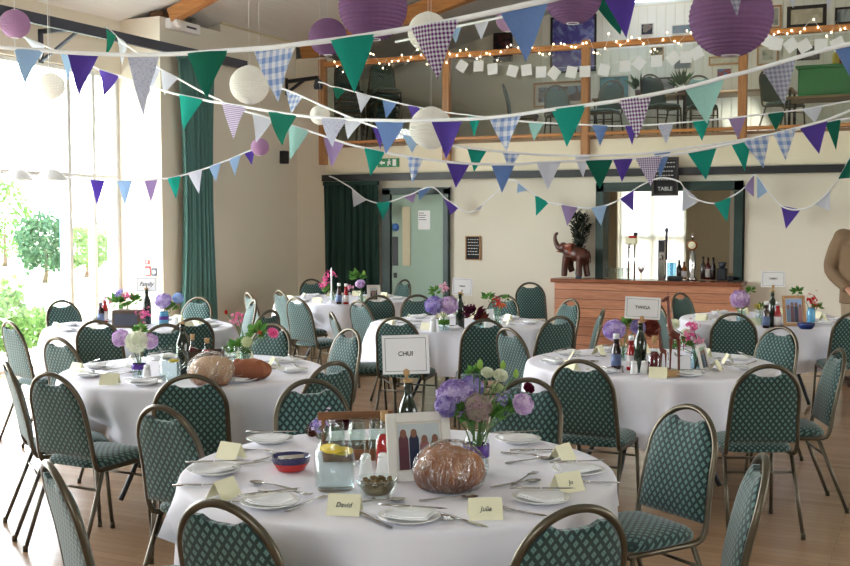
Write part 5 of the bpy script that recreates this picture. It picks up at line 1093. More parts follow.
bunting('bunting string from the pier corner under the white lanterns', [(262, 82, 10.6), (280, 88, 10.4), (330, 109, 9.9), (376, 127, 9.5), (417, 138, 9.3), (454, 146, 9.1), (505, 152, 9), (560, 155.5, 9), (640, 154, 8.9), (720, 143.5, 8.8), (780, 133, 8.7), (850, 118, 8.6), (880, 111, 8.6)],
 [(286, 303, 290, 113, 'ging'), (344, 362, 347, 139, 'white'), (372, 384, 380, 149, 'purple'), (402, 420, 412, 153, 'lblue'), (467, 487, 474, 172, 'teal'), (502, 520, 510, 170, 'ging'), (574, 590, 583, 178, 'white'), (654, 671, 660, 178, 'blue'), (730, 752, 745, 171, 'teal'), (825, 841, 836, 150, 'dkgreen')], .006)
bunting('short bunting string near the ceiling beside the big blue flag', [(395, 42, 9.4), (440, 30, 9), (498, 18, 8.5), (560, 4, 8), (640, -20, 7.5), (720, -38, 7.2), (800, -36, 7.0), (870, -50, 6.9)],
 [(449, 462, 455, 43, 'lblue'), (474, 489, 482, 40, 'white'), (588, 634, 620, 35, 'dkgreen'), (775, 806, 793, 8, 'white'), (815, 842, 829, 12, 'white')], .006)
# ---------------------------------------------------------------- paper lanterns
def lantern(px, py, dia, real, mat, label):
    d = real * F / dia; p = at_d(px, py, d); t = thing('paper_lantern', label, 'lantern', p, TH); r = real / 2
    s = MB(); prof = []
    n = 22
    for i in range(n * 2 + 1):
        a = -PI / 2 + .22 + (PI - .44) * i / (2 * n); q = 1 + (.010 if i % 2 else -.016); prof.append((r * q * math.cos(a), r * .96 * q * math.sin(a)))
    s.lathe(prof, 28); s.sm = [False] * len(s.sm); s.f = s.f[:-2]; s.sm = s.sm[:-2]; s.mi = s.mi[:-2]
    O('paper_shade', s.mesh('paper_shade', mat), t)
    s = MB(); 
    for z in (-.975, .975): s.tube([(r * .21 * math.cos(k * PI / 8), r * .21 * math.sin(k * PI / 8), r * .96 * z) for k in range(16)], .004, 5, True)
    s.tube([(-r * .2, 0, r * .93), (0, 0, r * 1.02), (r * .2, 0, r * .93)], .002, 5); O('wire_ring', s.mesh('wire_ring', 'white'), t)
    s = MB(); s.tube([(0, 0, r * 1.0), (0, 0, ceil_z(p.x) - p.z)], .0011, 4); O('hanging_line', s.mesh('hanging_line', 'white'), t)
lantern(373, 7, 68, .40, 'lan_purple', 'large purple paper lantern nearest the white one at the top centre'); lantern(328, 37, 38, .30, 'lan_purple', 'smaller purple lantern tucked below the large one')
lantern(428, 32, 40, .30, 'lan_white', 'white paper lantern beside the large purple one under the ceiling'); lantern(573, -4, 57, .40, 'lan_purple', 'purple lantern cut by the top edge above the blue-purple picture')
lantern(731, 17, 81, .42, 'lan_purple', 'largest purple lantern in front of the balcony pictures'); lantern(249.5, 85, 39, .30, 'lan_white', 'white paper lantern by the tall curtain')
lantern(320, 115, 20, .20, 'lan_white', 'smallest white lantern before the pier corner'); lantern(431, 128, 43, .30, 'lan_white', 'white paper lantern in front of the balcony glass')
lantern(15, 24, 29, .25, 'lan_pink', 'pink paper lantern overlapping the steel track'); lantern(51, 86, 27, .25, 'lan_white', 'white paper lantern washed out by the window')
lantern(260, 147, 18, .17, 'lan_pink', 'tiny pink lantern at the end of the low bunting'); lantern(508, 20, 24, .25, 'lan_pink', 'pink lantern half hidden behind the big blue flag')
# ---------------------------------------------------------------- balcony
t = thing('fairy_lights', 'warm fairy lights wound along the balcony top rail', 'fairy lights', (0, YB - .09, 3.9)); s = MB(); pts = []
rf = random.Random(2)
for i in range(150): x = -7.85 + i * .048; pts.append(Vector((x, -.055 - .01 * math.cos(i * 1.1), .02 + .055 * math.sin(i * .9) - (.12 * abs(math.sin(i * .21)) if i % 5 else .0))))
s.tube(pts, .0025, 4); O('wire', s.mesh('wire', 'cord'), t)
bl = MB(); bl.ell((0, 0, 0), (.008, .008, .011), 8, 6); bl = bl.mesh('bulb', 'bulb')
for i in range(96):
    p = pts[int(i * 1.5) + 3]; O('bulb', bl, t, p + Vector((0, -.012, rf.uniform(-.03, .02))))
t = thing('hanging_garland', 'string of square white cards hung across the balcony railing', 'garland', (0, YB - .20, 3.7)); s = MB(); pts = []
cards = [(462, 66, 35), (478.5, 66, 0), (492.5, 69, -4), (512.5, 71, 18), (526.5, 70, -6), (541, 72, 0), (554, 73, 40), (571.5, 72, 12), (585, 71.5, 0), (604, 70, 18), (625, 66, 0), (639, 63, 40), (656.5, 61, 0), (673, 58, -40), (686, 57, 0), (697, 53, -25), (776, 44, 10), (791, 45, -35), (804, 46, -30), (821, 45, 0), (838, 44, -25), (766, 40, 25)]
O('line', MB().tube([at_Y(x, y - 5, YB - .2) - Vector((0, YB - .2, 3.7)) for x, y, a in sorted(cards)], .002, 4).mesh('line', 'cord'), t)
cd = MB(); cd.box((-.07, -.001, -.07), (.07, .001, .07)); cd = cd.mesh('card', 'paper')
for x, y, a in cards: o = O('card', cd, t, at_Y(x, y, YB - .205) - Vector((0, YB - .2, 3.7))); o.rotation_euler = (0, R(a), 0)
# pictures on the balcony rear wall
def art(name, x0, y0, x1, y1, fm, label, cols, seed, b=.03, mount=0):
    a, c = at_Y(x0, y1, YG), at_Y(x1, y0, YG); w, h = c.x - a.x, c.z - a.z; t = thing('framed_picture', label, 'picture', ((a.x + c.x) / 2, YG - .014, (a.z + c.z) / 2))
    s = MB()
    for lo, hi in (((-w / 2, -.02, -h / 2), (-w / 2 + b, 0, h / 2)), ((w / 2 - b, -.02, -h / 2), (w / 2, 0, h / 2)), ((-w / 2 + b, -.02, -h / 2), (w / 2 - b, 0, -h / 2 + b)), ((-w / 2 + b, -.02, h / 2 - b), (w / 2 - b, 0, h / 2))): s.box(lo, hi)
    O('frame', s.mesh('frame', fm), t)
    if mount: s = MB(); s.box((-w / 2 + b, -.006, -h / 2 + b), (w / 2 - b, -.002, h / 2 - b)); O('mount', s.mesh('mount', 'mount'), t)
    m, nt, o = newmat('painting'); bs = N(nt, 'ShaderNodeBsdfPrincipled', Roughness=.35); L(nt, bs.outputs[0], o.inputs[0])
    tc = N(nt, 'ShaderNodeTexCoord'); ns = N(nt, 'ShaderNodeTexNoise', Scale=3.0 + seed % 4, Detail=5.0, Distortion=1.5); mp = N(nt, 'ShaderNodeMapping'); mp.inputs['Location'].default_value = (seed * 3.1, 0, seed * 1.7); L(nt, tc.outputs['Object'], mp.inputs[0]); L(nt, mp.outputs[0], ns.inputs['Vector'])
    cr = N(nt, 'ShaderNodeValToRGB'); L(nt, ns.outputs[0], cr.inputs[0]); cr.color_ramp.interpolation = 'CONSTANT' if seed % 2 else 'LINEAR'
    cr.color_ramp.elements[0].position = .0; cr.color_ramp.elements[0].color = cols[0]; cr.color_ramp.elements[1].position = .62; cr.color_ramp.elements[1].color = cols[2]; e = cr.color_ramp.elements.new(.47); e.color = cols[1]
    L(nt, cr.outputs[0], bs.inputs['Base Color']); k = b + mount
    s = MB(); s.box((-w / 2 + k, -.009, -h / 2 + k), (w / 2 - k, -.0065, h / 2 - k)); O('painting', s.mesh('painting', m), t)
dk_, gy, br_ = S(34, 34, 44), S(120, 124, 128), S(150, 130, 100)
art('a', 494, 32, 513, 63, 'frame_dark', 'dark portrait picture at the left of the balcony pictures', (dk_, S(90, 50, 50), S(110, 130, 160)), 1)
art('a', 551, 14, 597, 74, 'frame_dark', 'large blue and purple picture behind the balcony rail', (S(44, 50, 110), S(86, 76, 160), S(140, 150, 200)), 2)
art('a', 534, 80, 590, 108, 'frame_wood', 'landscape picture low behind the timber post', (S(70, 50, 50), S(110, 130, 150), S(120, 70, 60)), 3, .03, .05)
art('a', 598, 74, 631, 103, 'mount', 'teal landscape picture in a pale frame', (S(40, 60, 70), S(80, 140, 150), S(60, 70, 80)), 4, .03)
art('a', 641, 23, 654, 36, 'mount', 'small dark photograph high on the balcony wall', (dk_, S(120, 110, 100), S(150, 70, 60)), 5, .012)
art('a', 672, 24, 692, 35, 'mount', 'small landscape photograph near the largest purple lantern', (S(60, 70, 80), S(110, 130, 140), gy), 6, .012)
art('a', 651, 47, 664, 62, 'frame_wood', 'small brown picture above the fairy lights tail', (S(90, 90, 80), br_, S(70, 100, 80)), 7, .012)
art('a', 674, 58, 692, 70, 'mount', 'small grey photograph below the card garland', (S(60, 66, 70), gy, S(90, 110, 110)), 8, .012)
art('a', 649, 77, 675, 95, 'frame_dark', 'dark framed grey photograph low on the balcony wall', (gy, S(160, 160, 158), S(80, 80, 84)), 9, .02, .0)
art('a', 709, 55, 742, 66, 'frame_wood', 'wide pale framed picture below the largest purple lantern', (S(206, 196, 176), S(190, 180, 160), S(216, 206, 190)), 10, .025)
art('a', 717, 68, 732, 78, 'mount', 'little red and blue photograph left of the balcony post', (S(150, 60, 60), S(90, 110, 160), S(200, 200, 200)), 11, .01)
art('a', 757, 44, 779, 66, 'frame_wood', 'small pale picture in a wood frame right of the balcony post', (gy, S(190, 186, 170), S(120, 130, 110)), 12, .025, .05)
art('a', 787, 4, 827, 29, 'frame_dark', 'black framed pencil drawing at the top right', (S(200, 190, 168), S(186, 176, 150), S(210, 200, 180)), 14, .05)
art('a', 835, 6, 862, 25, 'frame_dark', 'striped grey landscape picture at the top right corner', (S(60, 80, 90), S(170, 176, 176), S(90, 100, 110)), 16, .03)
art('a', 770, 5, 782, 29, 'frame_wood', 'slim picture between the largest lantern and black framed drawing', (S(190, 186, 176), S(160, 160, 150), S(120, 130, 130)), 18, .025, .02)
art('a', 797, 46, 820, 61, 'frame_dark', 'dark picture hidden behind the garland at the right', (dk_, S(80, 60, 50), gy), 20, .02)
# chairs and tables up there
def place_at(px, py, Y, phi, label):
    p = at_Y(px, py, Y); p.z = 2.742; return chair(0, 0, phi, label, 'chairs on the balcony', Vector((p.x, p.y, 2.742)))
place_at(556, 120, 15.3, 175, 'dark teal chair on the balcony behind the timber post'); place_at(612, 120, 15.1, -150, 'dark teal chair on the balcony below the teal landscape picture'); place_at(650, 120, 14.7, 160, 'dark chair on the balcony below the dark framed photograph')
place_at(698, 120, 15.1, 185, 'dark chair on the balcony below the little red photograph'); place_at(766, 120, 15.0, 150, 'dark chair on the balcony right of the third timber post'); place_at(503, 120, 14.8, 100, 'dark chair seen edge-on behind the balcony glass')
for j, (px, lab) in enumerate(((343, 'left stack of dark chairs on the balcony'), (378, 'right stack of dark chairs on the balcony'))):
    for k in range(5):
        p = at_Y(px, 120, 14.3 - .0 * j); chair(0, 0, 165, 'dark chair in the ' + lab + ', ' + ('lowest', 'second', 'middle', 'fourth', 'topmost')[k], 'stacked chairs on the balcony', Vector((p.x, p.y, 2.742 + .085 * k)) + direc(165) * (.06 * k))
def simple_table(p, w, d, h, label):
    t = thing('side_table', label, 'table', p); s = MB(); s.bbox((-w / 2, -d / 2, h - .03), (w / 2, d / 2, h), .006); O('tabletop', s.mesh('tabletop', 'board'), t)
    for x in (-1, 1):
        for y in (-1, 1): s = MB(); s.tube([(x * (w / 2 - .04), y * (d / 2 - .04), h - .03), (x * (w / 2 - .04), y * (d / 2 - .04), 0)], .016, 8); O('leg', s.mesh('leg', 'black'), t)
p = at_Y(735, 110, 15.7); simple_table(Vector((p.x, 15.75, 2.742)), 1.6, .6, .74, 'plain table on the balcony behind the third post'); p = at_Y(640, 110, 15.7); simple_table(Vector((p.x, 15.85, 2.742)), 1.4, .55, .74, 'plain table on the balcony below the pictures')
p = at_Y(836, 90, 14.2); s = MB(); s.bbox((-.42, -.25, 0), (.42, .25, .34), .02); gc = solo('storage_crate', s.mesh('storage_crate', 'greencrate'), 'green plastic crate on the balcony at the right', 'crate', (p.x, 14.2, 3.19))
s = MB(); s.bbox((-.45, -.28, .34), (.45, .28, .37), .01); O('lid', s.mesh('lid', 'greencrate'), gc)
simple_table(Vector((p.x, 14.2, 2.742)), 1.1, .62, .446, 'low table carrying the green crate')
for px, col, lab in ((836, 'yellow', 'yellow bottle standing on the green crate'), (843, 'red', 'red bottle standing on the green crate')):
    q = at_Y(px, 66, 14.2); bottle('plastic_bottle', Vector((q.x, 14.2, 3.562)), .22, .05, col, lab, neck=.5, cap='black')
for px, lab in ((640, 'leafy plant in a pot left of the dark framed photograph'), (682, 'leafy plant in a pot right of the dark framed photograph')):
    q = at_Y(px, 90, 15.9); q = Vector((q.x, 15.9, 3.484)); t = thing('potted_plant', lab, 'plant', q); O('pot', lath([(0, 0), (.06, 0), (.08, .12), (0, .12)]).mesh('pot', 'carve'), t); s = MB()
    for i in range(40):
        d = Vector((rf.gauss(0, 1), rf.gauss(0, 1), rf.uniform(.4, 2))).normalized(); e = d.orthogonal().normalized(); c0 = Vector((0, 0, .12)) + d * .06; l = rf.uniform(.1, .26); s.add([c0, c0 + d * l * .5 + e * .02, c0 + d * l, c0 + d * l * .5 - e * .02], [(0, 1, 2, 3)], False)
    O('leaves', s.mesh('leaves', 'dleaf'), t)
# ---------------------------------------------------------------- the bar
def K(px, y=13.02): p = at_Y(px, 278, y); return Vector((p.x, y, BARZ))
# elephant
el = K(573, 13.06); s = MB(); q = 1.0
s.ell((.05, 0, .265), (.115, .075, .085), 20, 12); s.ell((-.04, 0, .29), (.08, .066, .08), 18, 12); s.ell((.11, 0, .25), (.075, .07, .085), 18, 12)
s.ell((-.115, 0, .335), (.055, .052, .062), 16, 10)
s.tube([(-.14, 0, .33), (-.175, 0, .345), (-.205, 0, .40), (-.213, 0, .455), (-.2, 0, .49), (-.176, 0, .492)], [.042, .034, .026, .02, .017, .016], 12, sub=4)
s.tube([(-.14, 0, .3), (-.165, 0, .285)], [.024, .012], 10)
for x0, x1, y, lift in ((-.06, -.09, -.04, 0), (-.05, -.02, .04, .05), (.10, .085, -.042, 0), (.13, .155, .042, 0)): s.tube([(x0, y, .24), ((x0 + x1) / 2 - .008, y, .13), (x1, y, .02 + lift)], [.05, .036, .034], 12, sub=4)
s.tube([(.175, 0, .30), (.2, 0, .24), (.195, 0, .17)], [.012, .008, .008], 8, sub=3)
s.T = None
eo = solo('elephant_carving', blob('elephant_carving', s, 'carve', .0075, 4), 'dark carved wooden elephant with raised trunk on the bar end', 'ornament', el, R(0))
for sy in (-1, 1):
    s = MB(); s.grid(lambda u, v: (-.085 + .075 * (v) * (1 + .1 * math.sin(PI * u)), sy * (.055 + .035 * v - .02 * v * v + .006 * math.sin(6 * u)), .375 - .13 * u * (.55 + .45 * v) + .015 * v), 10, 8); s.grid(lambda u, v: (-.085 + .075 * (v) * (1 + .1 * math.sin(PI * u)), sy * (.049 + .035 * v - .02 * v * v + .006 * math.sin(6 * u)), .375 - .13 * u * (.55 + .45 * v) + .015 * v), 10, 8)
    O('ear', s.mesh('ear', 'carve_red'), eo, label='reddish ear')
    s = MB(); s.tube([(-.14, sy * .03, .305), (-.165, sy * .036, .29), (-.19, sy * .036, .298)], [.008, .006, .002], 8, sub=3); O('tusk', s.mesh('tusk', 'carve_red'), eo)
eo.scale = (1.14, 1.14, 1.14)
v = K(578.5, 13.19); t = thing('feather_vase', 'small blue vase behind the wooden elephant', 'vase', v); O('vase_body', MB().open_lathe([(0, 0), (.035, 0), (.045, .06), (.03, .13), (.02, .16), (.026, .175)]).mesh('vase_body', 'bluevase'), t)
for i, (px, py) in enumerate(((571, 217), (577, 212), (583, 213), (589, 226), (574, 226), (586, 217), (580, 221))):
    h = at_Y(px, py, 13.19 - .03 * (i % 3)) - v - UP * .02; t = thing('feather', 'dark plume standing in the blue vase behind the elephant', 'feather', v + UP * .02, 0, 'plumes behind the elephant')
    s = MB(); s.tube([(0, 0, 0), (h.x * .15, h.y * .3, h.z * .5), h], .0025, 5, sub=4); O('quill', s.mesh('quill', 'feather'), t)
    s = MB(); d0 = h.normalized()
    for k in range(130):
        f = .3 + .7 * k / 130; c0 = Vector((h.x * f ** 2, h.y * f, h.z * f)); a = rf.uniform(0, 6.28); e = Vector((math.cos(a), math.sin(a) * .4, .55)).normalized(); l = .045 + .02 * f; g = e.cross(UP).normalized(); s.add([c0, c0 + e * l + g * .017, c0 + e * l * 1.25, c0 + e * l - g * .017], [(0, 1, 2, 3)], False)
    O('barbs', s.mesh('barbs', 'feather'), t)
# beer taps and bottles
def zs_(px, py, y): return at_Y(px, py, y).z - BARZ
b = K(632, 13.25); t = thing('beer_font', 'cream and red topped beer font on two slim chrome legs', 'beer tap', b); h = zs_(632, 235, 13.25)
for x in (-.045, .03): s = MB(); s.tube([(x, 0, 0), (x, 0, h * .8)], .012, 10); O('column', s.mesh('column', 'chrome'), t)
s = MB(); s.bbox((-.085, -.04, h * .78), (.06, .04, h * .93), .015); O('tap_head', s.mesh('tap_head', 'card'), t); s = MB(); s.bbox((-.04, -.045, h * .93), (.05, .045, h * .985), .01); O('red_badge', s.mesh('red_badge', 'red'), t); s = MB(); s.bbox((.02, -.03, h * .98), (.06, .03, h * 1.06), .008); O('tap_lever', s.mesh('tap_lever', 'black'), t)
s = MB(); s.tube([(-.01, -.04, h * .8), (-.01, -.1, h * .78), (-.01, -.1, h * .7)], .01, 8); O('spout', s.mesh('spout', 'chrome'), t)
b = K(662, 13.25); t = thing('beer_font', 'slim chrome beer font with a black badge against the blind', 'beer tap', b); h = zs_(662, 240, 13.25); s = MB(); s.bbox((-.045, -.04, 0), (.045, .04, h), .01); O('column', s.mesh('column', 'chrome'), t); s = MB(); s.bbox((-.04, -.048, h * .7), (.04, -.041, h * .98), .003); O('badge', s.mesh('badge', 'black'), t)
s = MB(); s.tube([(.05, 0, h * .5), (.05, 0, h * 1.22)], .014, 10); s.ell((.05, 0, h * 1.25), (.022, .022, .03)); O('tap_lever', s.mesh('tap_lever', 'track'), t); s = MB(); s.tube([(0, -.04, h * .62), (0, -.1, h * .6), (0, -.1, h * .5)], .01, 8); O('spout', s.mesh('spout', 'chrome'), t)
b = K(692, 13.22); t = thing('beer_font', 'shiny chrome beer font topped by a round amber badge', 'beer tap', b); h = zs_(692, 249, 13.22); O('column', lath([(0, 0), (.06, 0), (.06, .02), (.035, .05), (.045, h * .5), (.03, h * .95), (0, h)]).mesh('column', 'chrome'), t)
s = MB(); s.lathe([(0, 0), (.06, 0), (.065, .015), (.06, .03), (0, .03)], 24); me = s.mesh('badge', 'amber'); me.transform(Matrix.Rotation(R(90), 4, 'X')); O('badge', me, t, (-.0, .0, h * 1.12)); O('badge_face', lath([(0, 0), (.045, 0), (.045, .002), (0, .002)]).mesh('badge_face', 'card'), t, (0, -.032, h * 1.12)).rotation_euler = (R(90), 0, 0)
s = MB(); s.tube([(0, 0, h * 1.28), (0, 0, h * 1.5)], .014, 10); O('tap_lever', s.mesh('tap_lever', 'chrome'), t)
for i, (px, hh, mt, lab) in enumerate(((679, .22, 'brown_sauce', 'dark bottle just left of the chrome font'), (684, .2, 'amber', 'amber bottle touching the chrome font'), (703, .27, 'brown_sauce', 'tall dark bottle just right of the chrome font'), (708, .26, 'dred_liq', 'dark red bottle right of the chrome font'), (713, .26, 'brown_sauce', 'third dark bottle right of the chrome font'))):
    bottle('bottle', K(px, 13.42), hh, .033, mt, lab + ' on the bar', neck=.35, lab='label' if i % 2 else None, cap='black', cap_h=.015)
s = MB(); s.bbox((-.06, -.05, 0), (.06, .05, .15), .012); o = solo('coffee_grinder', s.mesh('coffee_grinder', 'black'), 'small black machine at the right of the bar', 'machine', K(722, 13.35)); s = MB(); s.lathe([(.03, .15), (.055, .22), (0, .22)], 14); O('hopper', s.mesh('hopper', 'track'), o)
s = MB(); s.bbox((-.09, -.05, 0), (.09, .05, .05), .012); solo('drip_tray', s.mesh('drip_tray', 'black'), 'black drip tray between the two chrome fonts', 'tray', K(675, 13.12))
s = MB(); s.bbox((-.08, -.05, 0), (.08, .05, .06), .012); solo('card_machine', s.mesh('card_machine', 'black'), 'low black box beside the frame at the right end of the bar', 'box', K(734, 13.3))
for k in range(6):
    s = MB(); s.open_lathe([(.0, .004), (.028, 0), (.036, .13), (.034, .13), (.027, .008), (0, .008)], 16); solo('beer_glass', s.mesh('beer_glass', 'glass'), 'clear glass in the row at the left end of the bar opening', 'glass', K(608 + 4.2 * k, 13.3 + .06 * (k % 2)), 0, 'glasses on the bar')
for k in range(2):
    s = MB(); s.open_lathe([(.0, .004), (.035, 0), (.042, .2), (.04, .2), (.033, .008), (0, .008)], 16); solo('glass_jug', s.mesh('glass_jug', 'glassb'), ('pale glass jug left of the dark bottle on the bar', 'pale glass jug nearest the slim chrome font')[k], 'jug', K(673 - 3 * k, 13.42 + .1 * k))
t = thing('antler_stand', 'small dark twig-like ornament on a post before the bar', 'ornament', K(641, 12.95)); s = MB(); s.tube([(0, 0, 0), (0, 0, .10)], .007, 8); O('post', s.mesh('post', 'cork'), t); s = MB()
for x in (-.04, -.02, .0, .022, .042): s.tube([(0, 0, .09), (x * .7, 0, .13), (x, 0, .165 + abs(x) * .4)], [.008, .007, .003], 6, sub=2)
O('twigs', s.mesh('twigs', 'carve'), t)
# chalk menus
def chalkboard(px0, py0, px1, py1, Y, label, fm, lines, txt=None, b=.02):
    a, c = at_Y(px0, py1, Y), at_Y(px1, py0, Y); w, h = c.x - a.x, c.z - a.z; t = thing('chalkboard', label, 'chalkboard', ((a.x + c.x) / 2, Y, (a.z + c.z) / 2)); s = MB()
    for lo, hi in (((-w / 2, -.03, -h / 2), (-w / 2 + b, 0, h / 2)), ((w / 2 - b, -.03, -h / 2), (w / 2, 0, h / 2)), ((-w / 2 + b, -.03, -h / 2), (w / 2 - b, 0, -h / 2 + b)), ((-w / 2 + b, -.03, h / 2 - b), (w / 2 - b, 0, h / 2))): s.box(lo, hi)
    O('frame', s.mesh('frame', fm), t); s = MB(); s.box((-w / 2 + b, -.012, -h / 2 + b), (w / 2 - b, -.004, h / 2 - b)); O('slate', s.mesh('slate', 'chalk'), t); s = MB(); z = h / 2 - b - .03; rl = random.Random(4)
    for k in range(lines):
        x = -w / 2 + b + .02; dz = (h - 2 * b - .06 - (.09 if txt else 0)) / lines
        while x < w / 2 - b - .03: l = rl.uniform(.012, .035); s.box((x, -.0132, z - .010), (min(x + l, w / 2 - b - .015), -.0122, z)); x += l + .01
        z -= dz
    O('chalk_writing', s.mesh('chalk_writing', 'chalkink'), t)
    if txt: O('lettering', text_mesh(txt, w * .2, 'chalkink'), t, (0, -.0132, -h / 2 + b + .055))
chalkboard(652, 157, 679, 196, YB - .17, 'dark framed chalk menu hanging over the bar opening', 'frame_dark', 5, 'TABLE', .03)
chalkboard(466, 236, 481, 260, YB - .002, 'small chalkboard in a pale frame on the back wall', 'frame_wood', 6, None, .012)
# ---------------------------------------------------------------- the man in tweed
pp = at_d(862, 260, 10.9); man = Vector((pp.x, pp.y, 0)); mr = face(188); k = MB()
def legs(s, r): 
    for sx in (-1, 1): s.tube([(sx * .10, 0, .92), (sx * .11, .02, .52), (sx * .115, 0, .09)], [.092 * r, .066 * r, .05 * r], 14, sub=4)
ARMR = [(.18, 0, 1.46), (.25, -.02, 1.33), (.285, -.05, 1.12), (.17, .15, .95)]; ARML = [(-.18, 0, 1.46), (-.245, -.02, 1.33), (-.27, -.02, 1.12), (-.265, .06, .9)]
def torso(s, r):
    s.tube([(0, 0, .9), (0, 0, 1.05), (0, .01, 1.22), (0, 0, 1.4), (0, 0, 1.5)], [.15 * r, .145 * r, .165 * r, .165 * r, .07 * r], 18, sub=4)
    for sx in (-1, 1): s.tube([(0, 0, 1.44), (sx * .1, 0, 1.44), (sx * .19, 0, 1.42)], [.09 * r, .085 * r, .07 * r], 12); s.tube([(sx * .08, 0, .95), (sx * .105, 0, 1.15), (sx * .12, 0, 1.38)], [.1 * r, .1 * r, .105 * r], 12)
legs(k, .8); torso(k, .82)
for A in (ARMR, ARML): k.tube(A, [.045, .042, .036, .028], 12, sub=4)
k.tube([(0, 0, 1.44), (0, .01, 1.58)], [.058, .055], 14); k.ell((0, .015, 1.69), (.076, .095, .118), 20, 14); k.ell((0, .035, 1.635), (.055, .065, .06), 14, 10); k.ell((0, .115, 1.675), (.014, .02, .024), 10, 8)
for sx in (-1, 1): k.ell((sx * .078, 0, 1.685), (.012, .022, .034), 10, 8)
for A, sx in ((ARMR, 1), (ARML, -1)):
    w = Vector(A[-1]); d = (w - Vector(A[-2])).normalized(); e = d.cross(Vector((0, 1, 0))).normalized(); f = d.cross(e); k.tube([w - d * .02, w + d * .05, w + d * .09], [.028, .036, .034], 12, flat=.6)
    for j, l in enumerate((.07, .08, .074, .058)): o_ = f * (.027 - .018 * j); k.tube([w + d * .08 + o_, w + d * (.08 + l * .5) + o_ + e * .006, w + d * (.08 + l) + o_ + e * .022], [.0095, .009, .0075], 8)
    k.tube([w + d * .02 + f * .025, w + d * .05 + f * .052, w + d * .085 + f * .058], [.012, .0105, .008], 8)
for sx in (-1, 1): k.tube([(sx * .115, -.03, .05), (sx * .118, .06, .04), (sx * .12, .15, .03)], [.04, .036, .028], 10)
per = solo('person', blob('person', k, 'skin', .0085, 3), 'man in a brown tweed jacket standing by the wall, cut by the right edge', 'person', man, mr); per.scale = (1.02, 1.02, 1.04)
s = MB(); torso(s, 1.06); s.tube([(0, 0, .80), (0, 0, .95), (0, 0, 1.1)], [.175, .17, .155], 18)
for sx in (-1, 1): s.tube([(sx * .09, 0, .80), (sx * .09, 0, 1.0)], [.12, .115], 14)
for A in (ARMR, ARML): s.tube(A, [.082, .074, .064, .047], 14, sub=4); s.ell((A[0][0] * 1.02, 0, A[0][2] - .012), (.095, .088, .085), 16, 12)
me = blob('jacket', s, 'tweed', .012, 5); O('jacket', me, per)
s = MB(); legs(s, 1.12); s.tube([(0, 0, .84), (0, 0, .98)], [.14, .15], 16); O('trousers', blob('trousers', s, 'trouser', .012, 4), per)
s = MB(); s.lathe([(.075, 1.47), (.07, 1.5), (.066, 1.535), (.072, 1.545), (.08, 1.5)], 20, (0, .006, 0)); s.prism([(-.04, 1.53), (.04, 1.53), (0, 1.36)], .16, .175); O('shirt', s.mesh('shirt', 'shirt'), per)
s = MB(); s.ell((0, -.012, 1.735), (.084, .1, .088), 18, 12); s.ell((0, -.045, 1.69), (.08, .065, .09), 16, 10); O('hair', blob('hair', s, 'hair', .008, 2), per)
for sx in (-1, 1):
    O('eye', MB().ell((sx * .03, .098, 1.695), (.011, .008, .008), 10, 8).mesh('eye', 'white'), per); O('iris', MB().ell((sx * .03, .1045, 1.695), (.005, .003, .005), 8, 6).mesh('iris', 'ink'), per); O('eyebrow', MB().tube([(sx * .016, .107, 1.714), (sx * .03, .108, 1.719), (sx * .046, .1, 1.714)], .004, 6).mesh('eyebrow', 'hair'), per)
    s = MB(); s.tube([(sx * .115, -.05, .05), (sx * .118, .06, .042), (sx * .12, .17, .03)], [.05, .048, .036], 12); s.box((sx * .117 - .04, -.09, 0), (sx * .117 + .04, .19, .018)); O('shoe', blob('shoe', s, 'shoe', .009, 3), per)
O('mouth', MB().tube([(-.022, .1, 1.632), (0, .105, 1.63), (.022, .1, 1.632)], .005, 6).mesh('mouth', 'signred'), per)
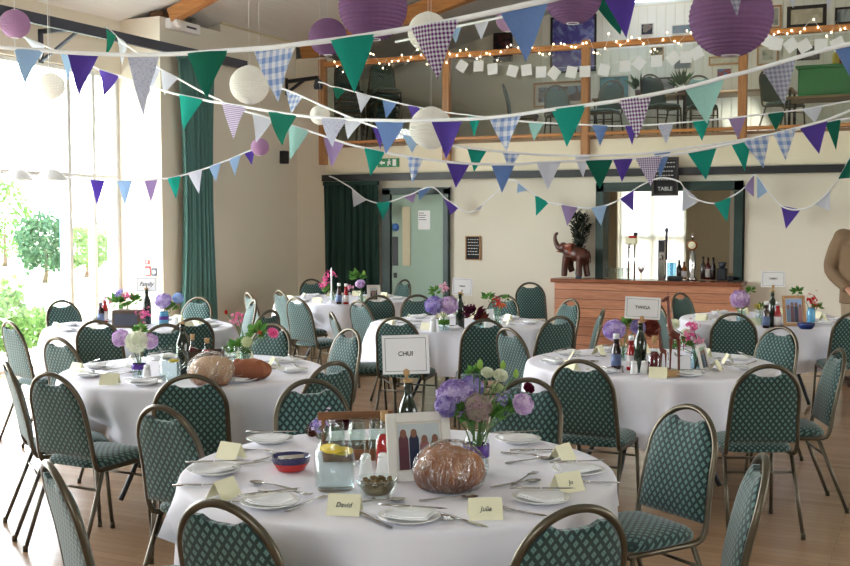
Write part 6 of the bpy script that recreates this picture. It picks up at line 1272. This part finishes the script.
# ---------------------------------------------------------------- light
w = bpy.data.worlds.new('World'); sc.world = w; w.use_nodes = True; nt = w.node_tree; bg = nt.nodes['Background']
tc = N(nt, 'ShaderNodeTexCoord'); sx = N(nt, 'ShaderNodeSeparateXYZ'); L(nt, tc.outputs['Generated'], sx.inputs[0])
L(nt, mixc(nt, math_(nt, 'MAXIMUM', sx.outputs[2], 0.0), (1.0, .985, .96, 1), (.62, .78, 1.0, 1)), bg.inputs['Color'])
bg.inputs['Strength'].default_value = SKY
sun = bpy.data.lights.new('sun', 'SUN'); sun.energy = SUN; sun.angle = R(3); sun.color = (1, .95, .86); so = bpy.data.objects.new('sun', sun); C.objects.link(so)
so.rotation_euler = Vector((.5, .3, -.8)).to_track_quat('-Z', 'Y').to_euler()
def portal(name, loc, rot, sx_, sy_):
    l = bpy.data.lights.new(name, 'AREA'); l.shape = 'RECTANGLE'; l.size = sx_; l.size_y = sy_; l.cycles.is_portal = True
    o = bpy.data.objects.new(name, l); C.objects.link(o); o.location = loc; o.rotation_euler = rot
for i, (a, b) in enumerate(((1.82, 5.38), (5.82, 10.26))): portal('window_daylight', (XL - .2, (a + b) / 2, WZ / 2), (0, R(-90), 0), WZ, b - a)
for a, b in ws: portal('window_daylight', (XR + .18, (a + b) / 2, 1.75), (0, R(90), 0), 1.7, b - a)
portal('window_daylight', (0, YN - .17, 3.05), (R(90), 0, 0), 3.2, 1.1)
portal('window_daylight', (-4.05, 14.95, ceil_z(-4.05) + .11), (0, R(-14), 0), .7, 1.3)
portal('window_daylight', (XR + .18, (15.0 + YG) / 2, 3.95), (0, R(90), 0), .7, YG - 15.0)
portal('window_daylight', ((x0w + x1w) / 2, YG + .18, 5.2), (R(-90), 0, 0), x1w - x0w, .57)
portal('window_daylight', ((x0w + x1w) / 2, YG + .18, 1.5), (R(-90), 0, 0), x1w - x0w, 2.0)
vs_ = sc.view_settings; sc.display_settings.display_device = 'sRGB'; vs_.view_transform = 'Standard'; vs_.look = 'None'; vs_.gamma = 1; vs_.use_curve_mapping = False; vs_.exposure = EXPO
sc.cycles.use_denoising = True; sc.cycles.max_bounces = 10; sc.cycles.transparent_max_bounces = 24; sc.cycles.diffuse_bounces = 5; sc.cycles.caustics_reflective = False; sc.cycles.caustics_refractive = False; sc.cycles.sample_clamp_indirect = 6
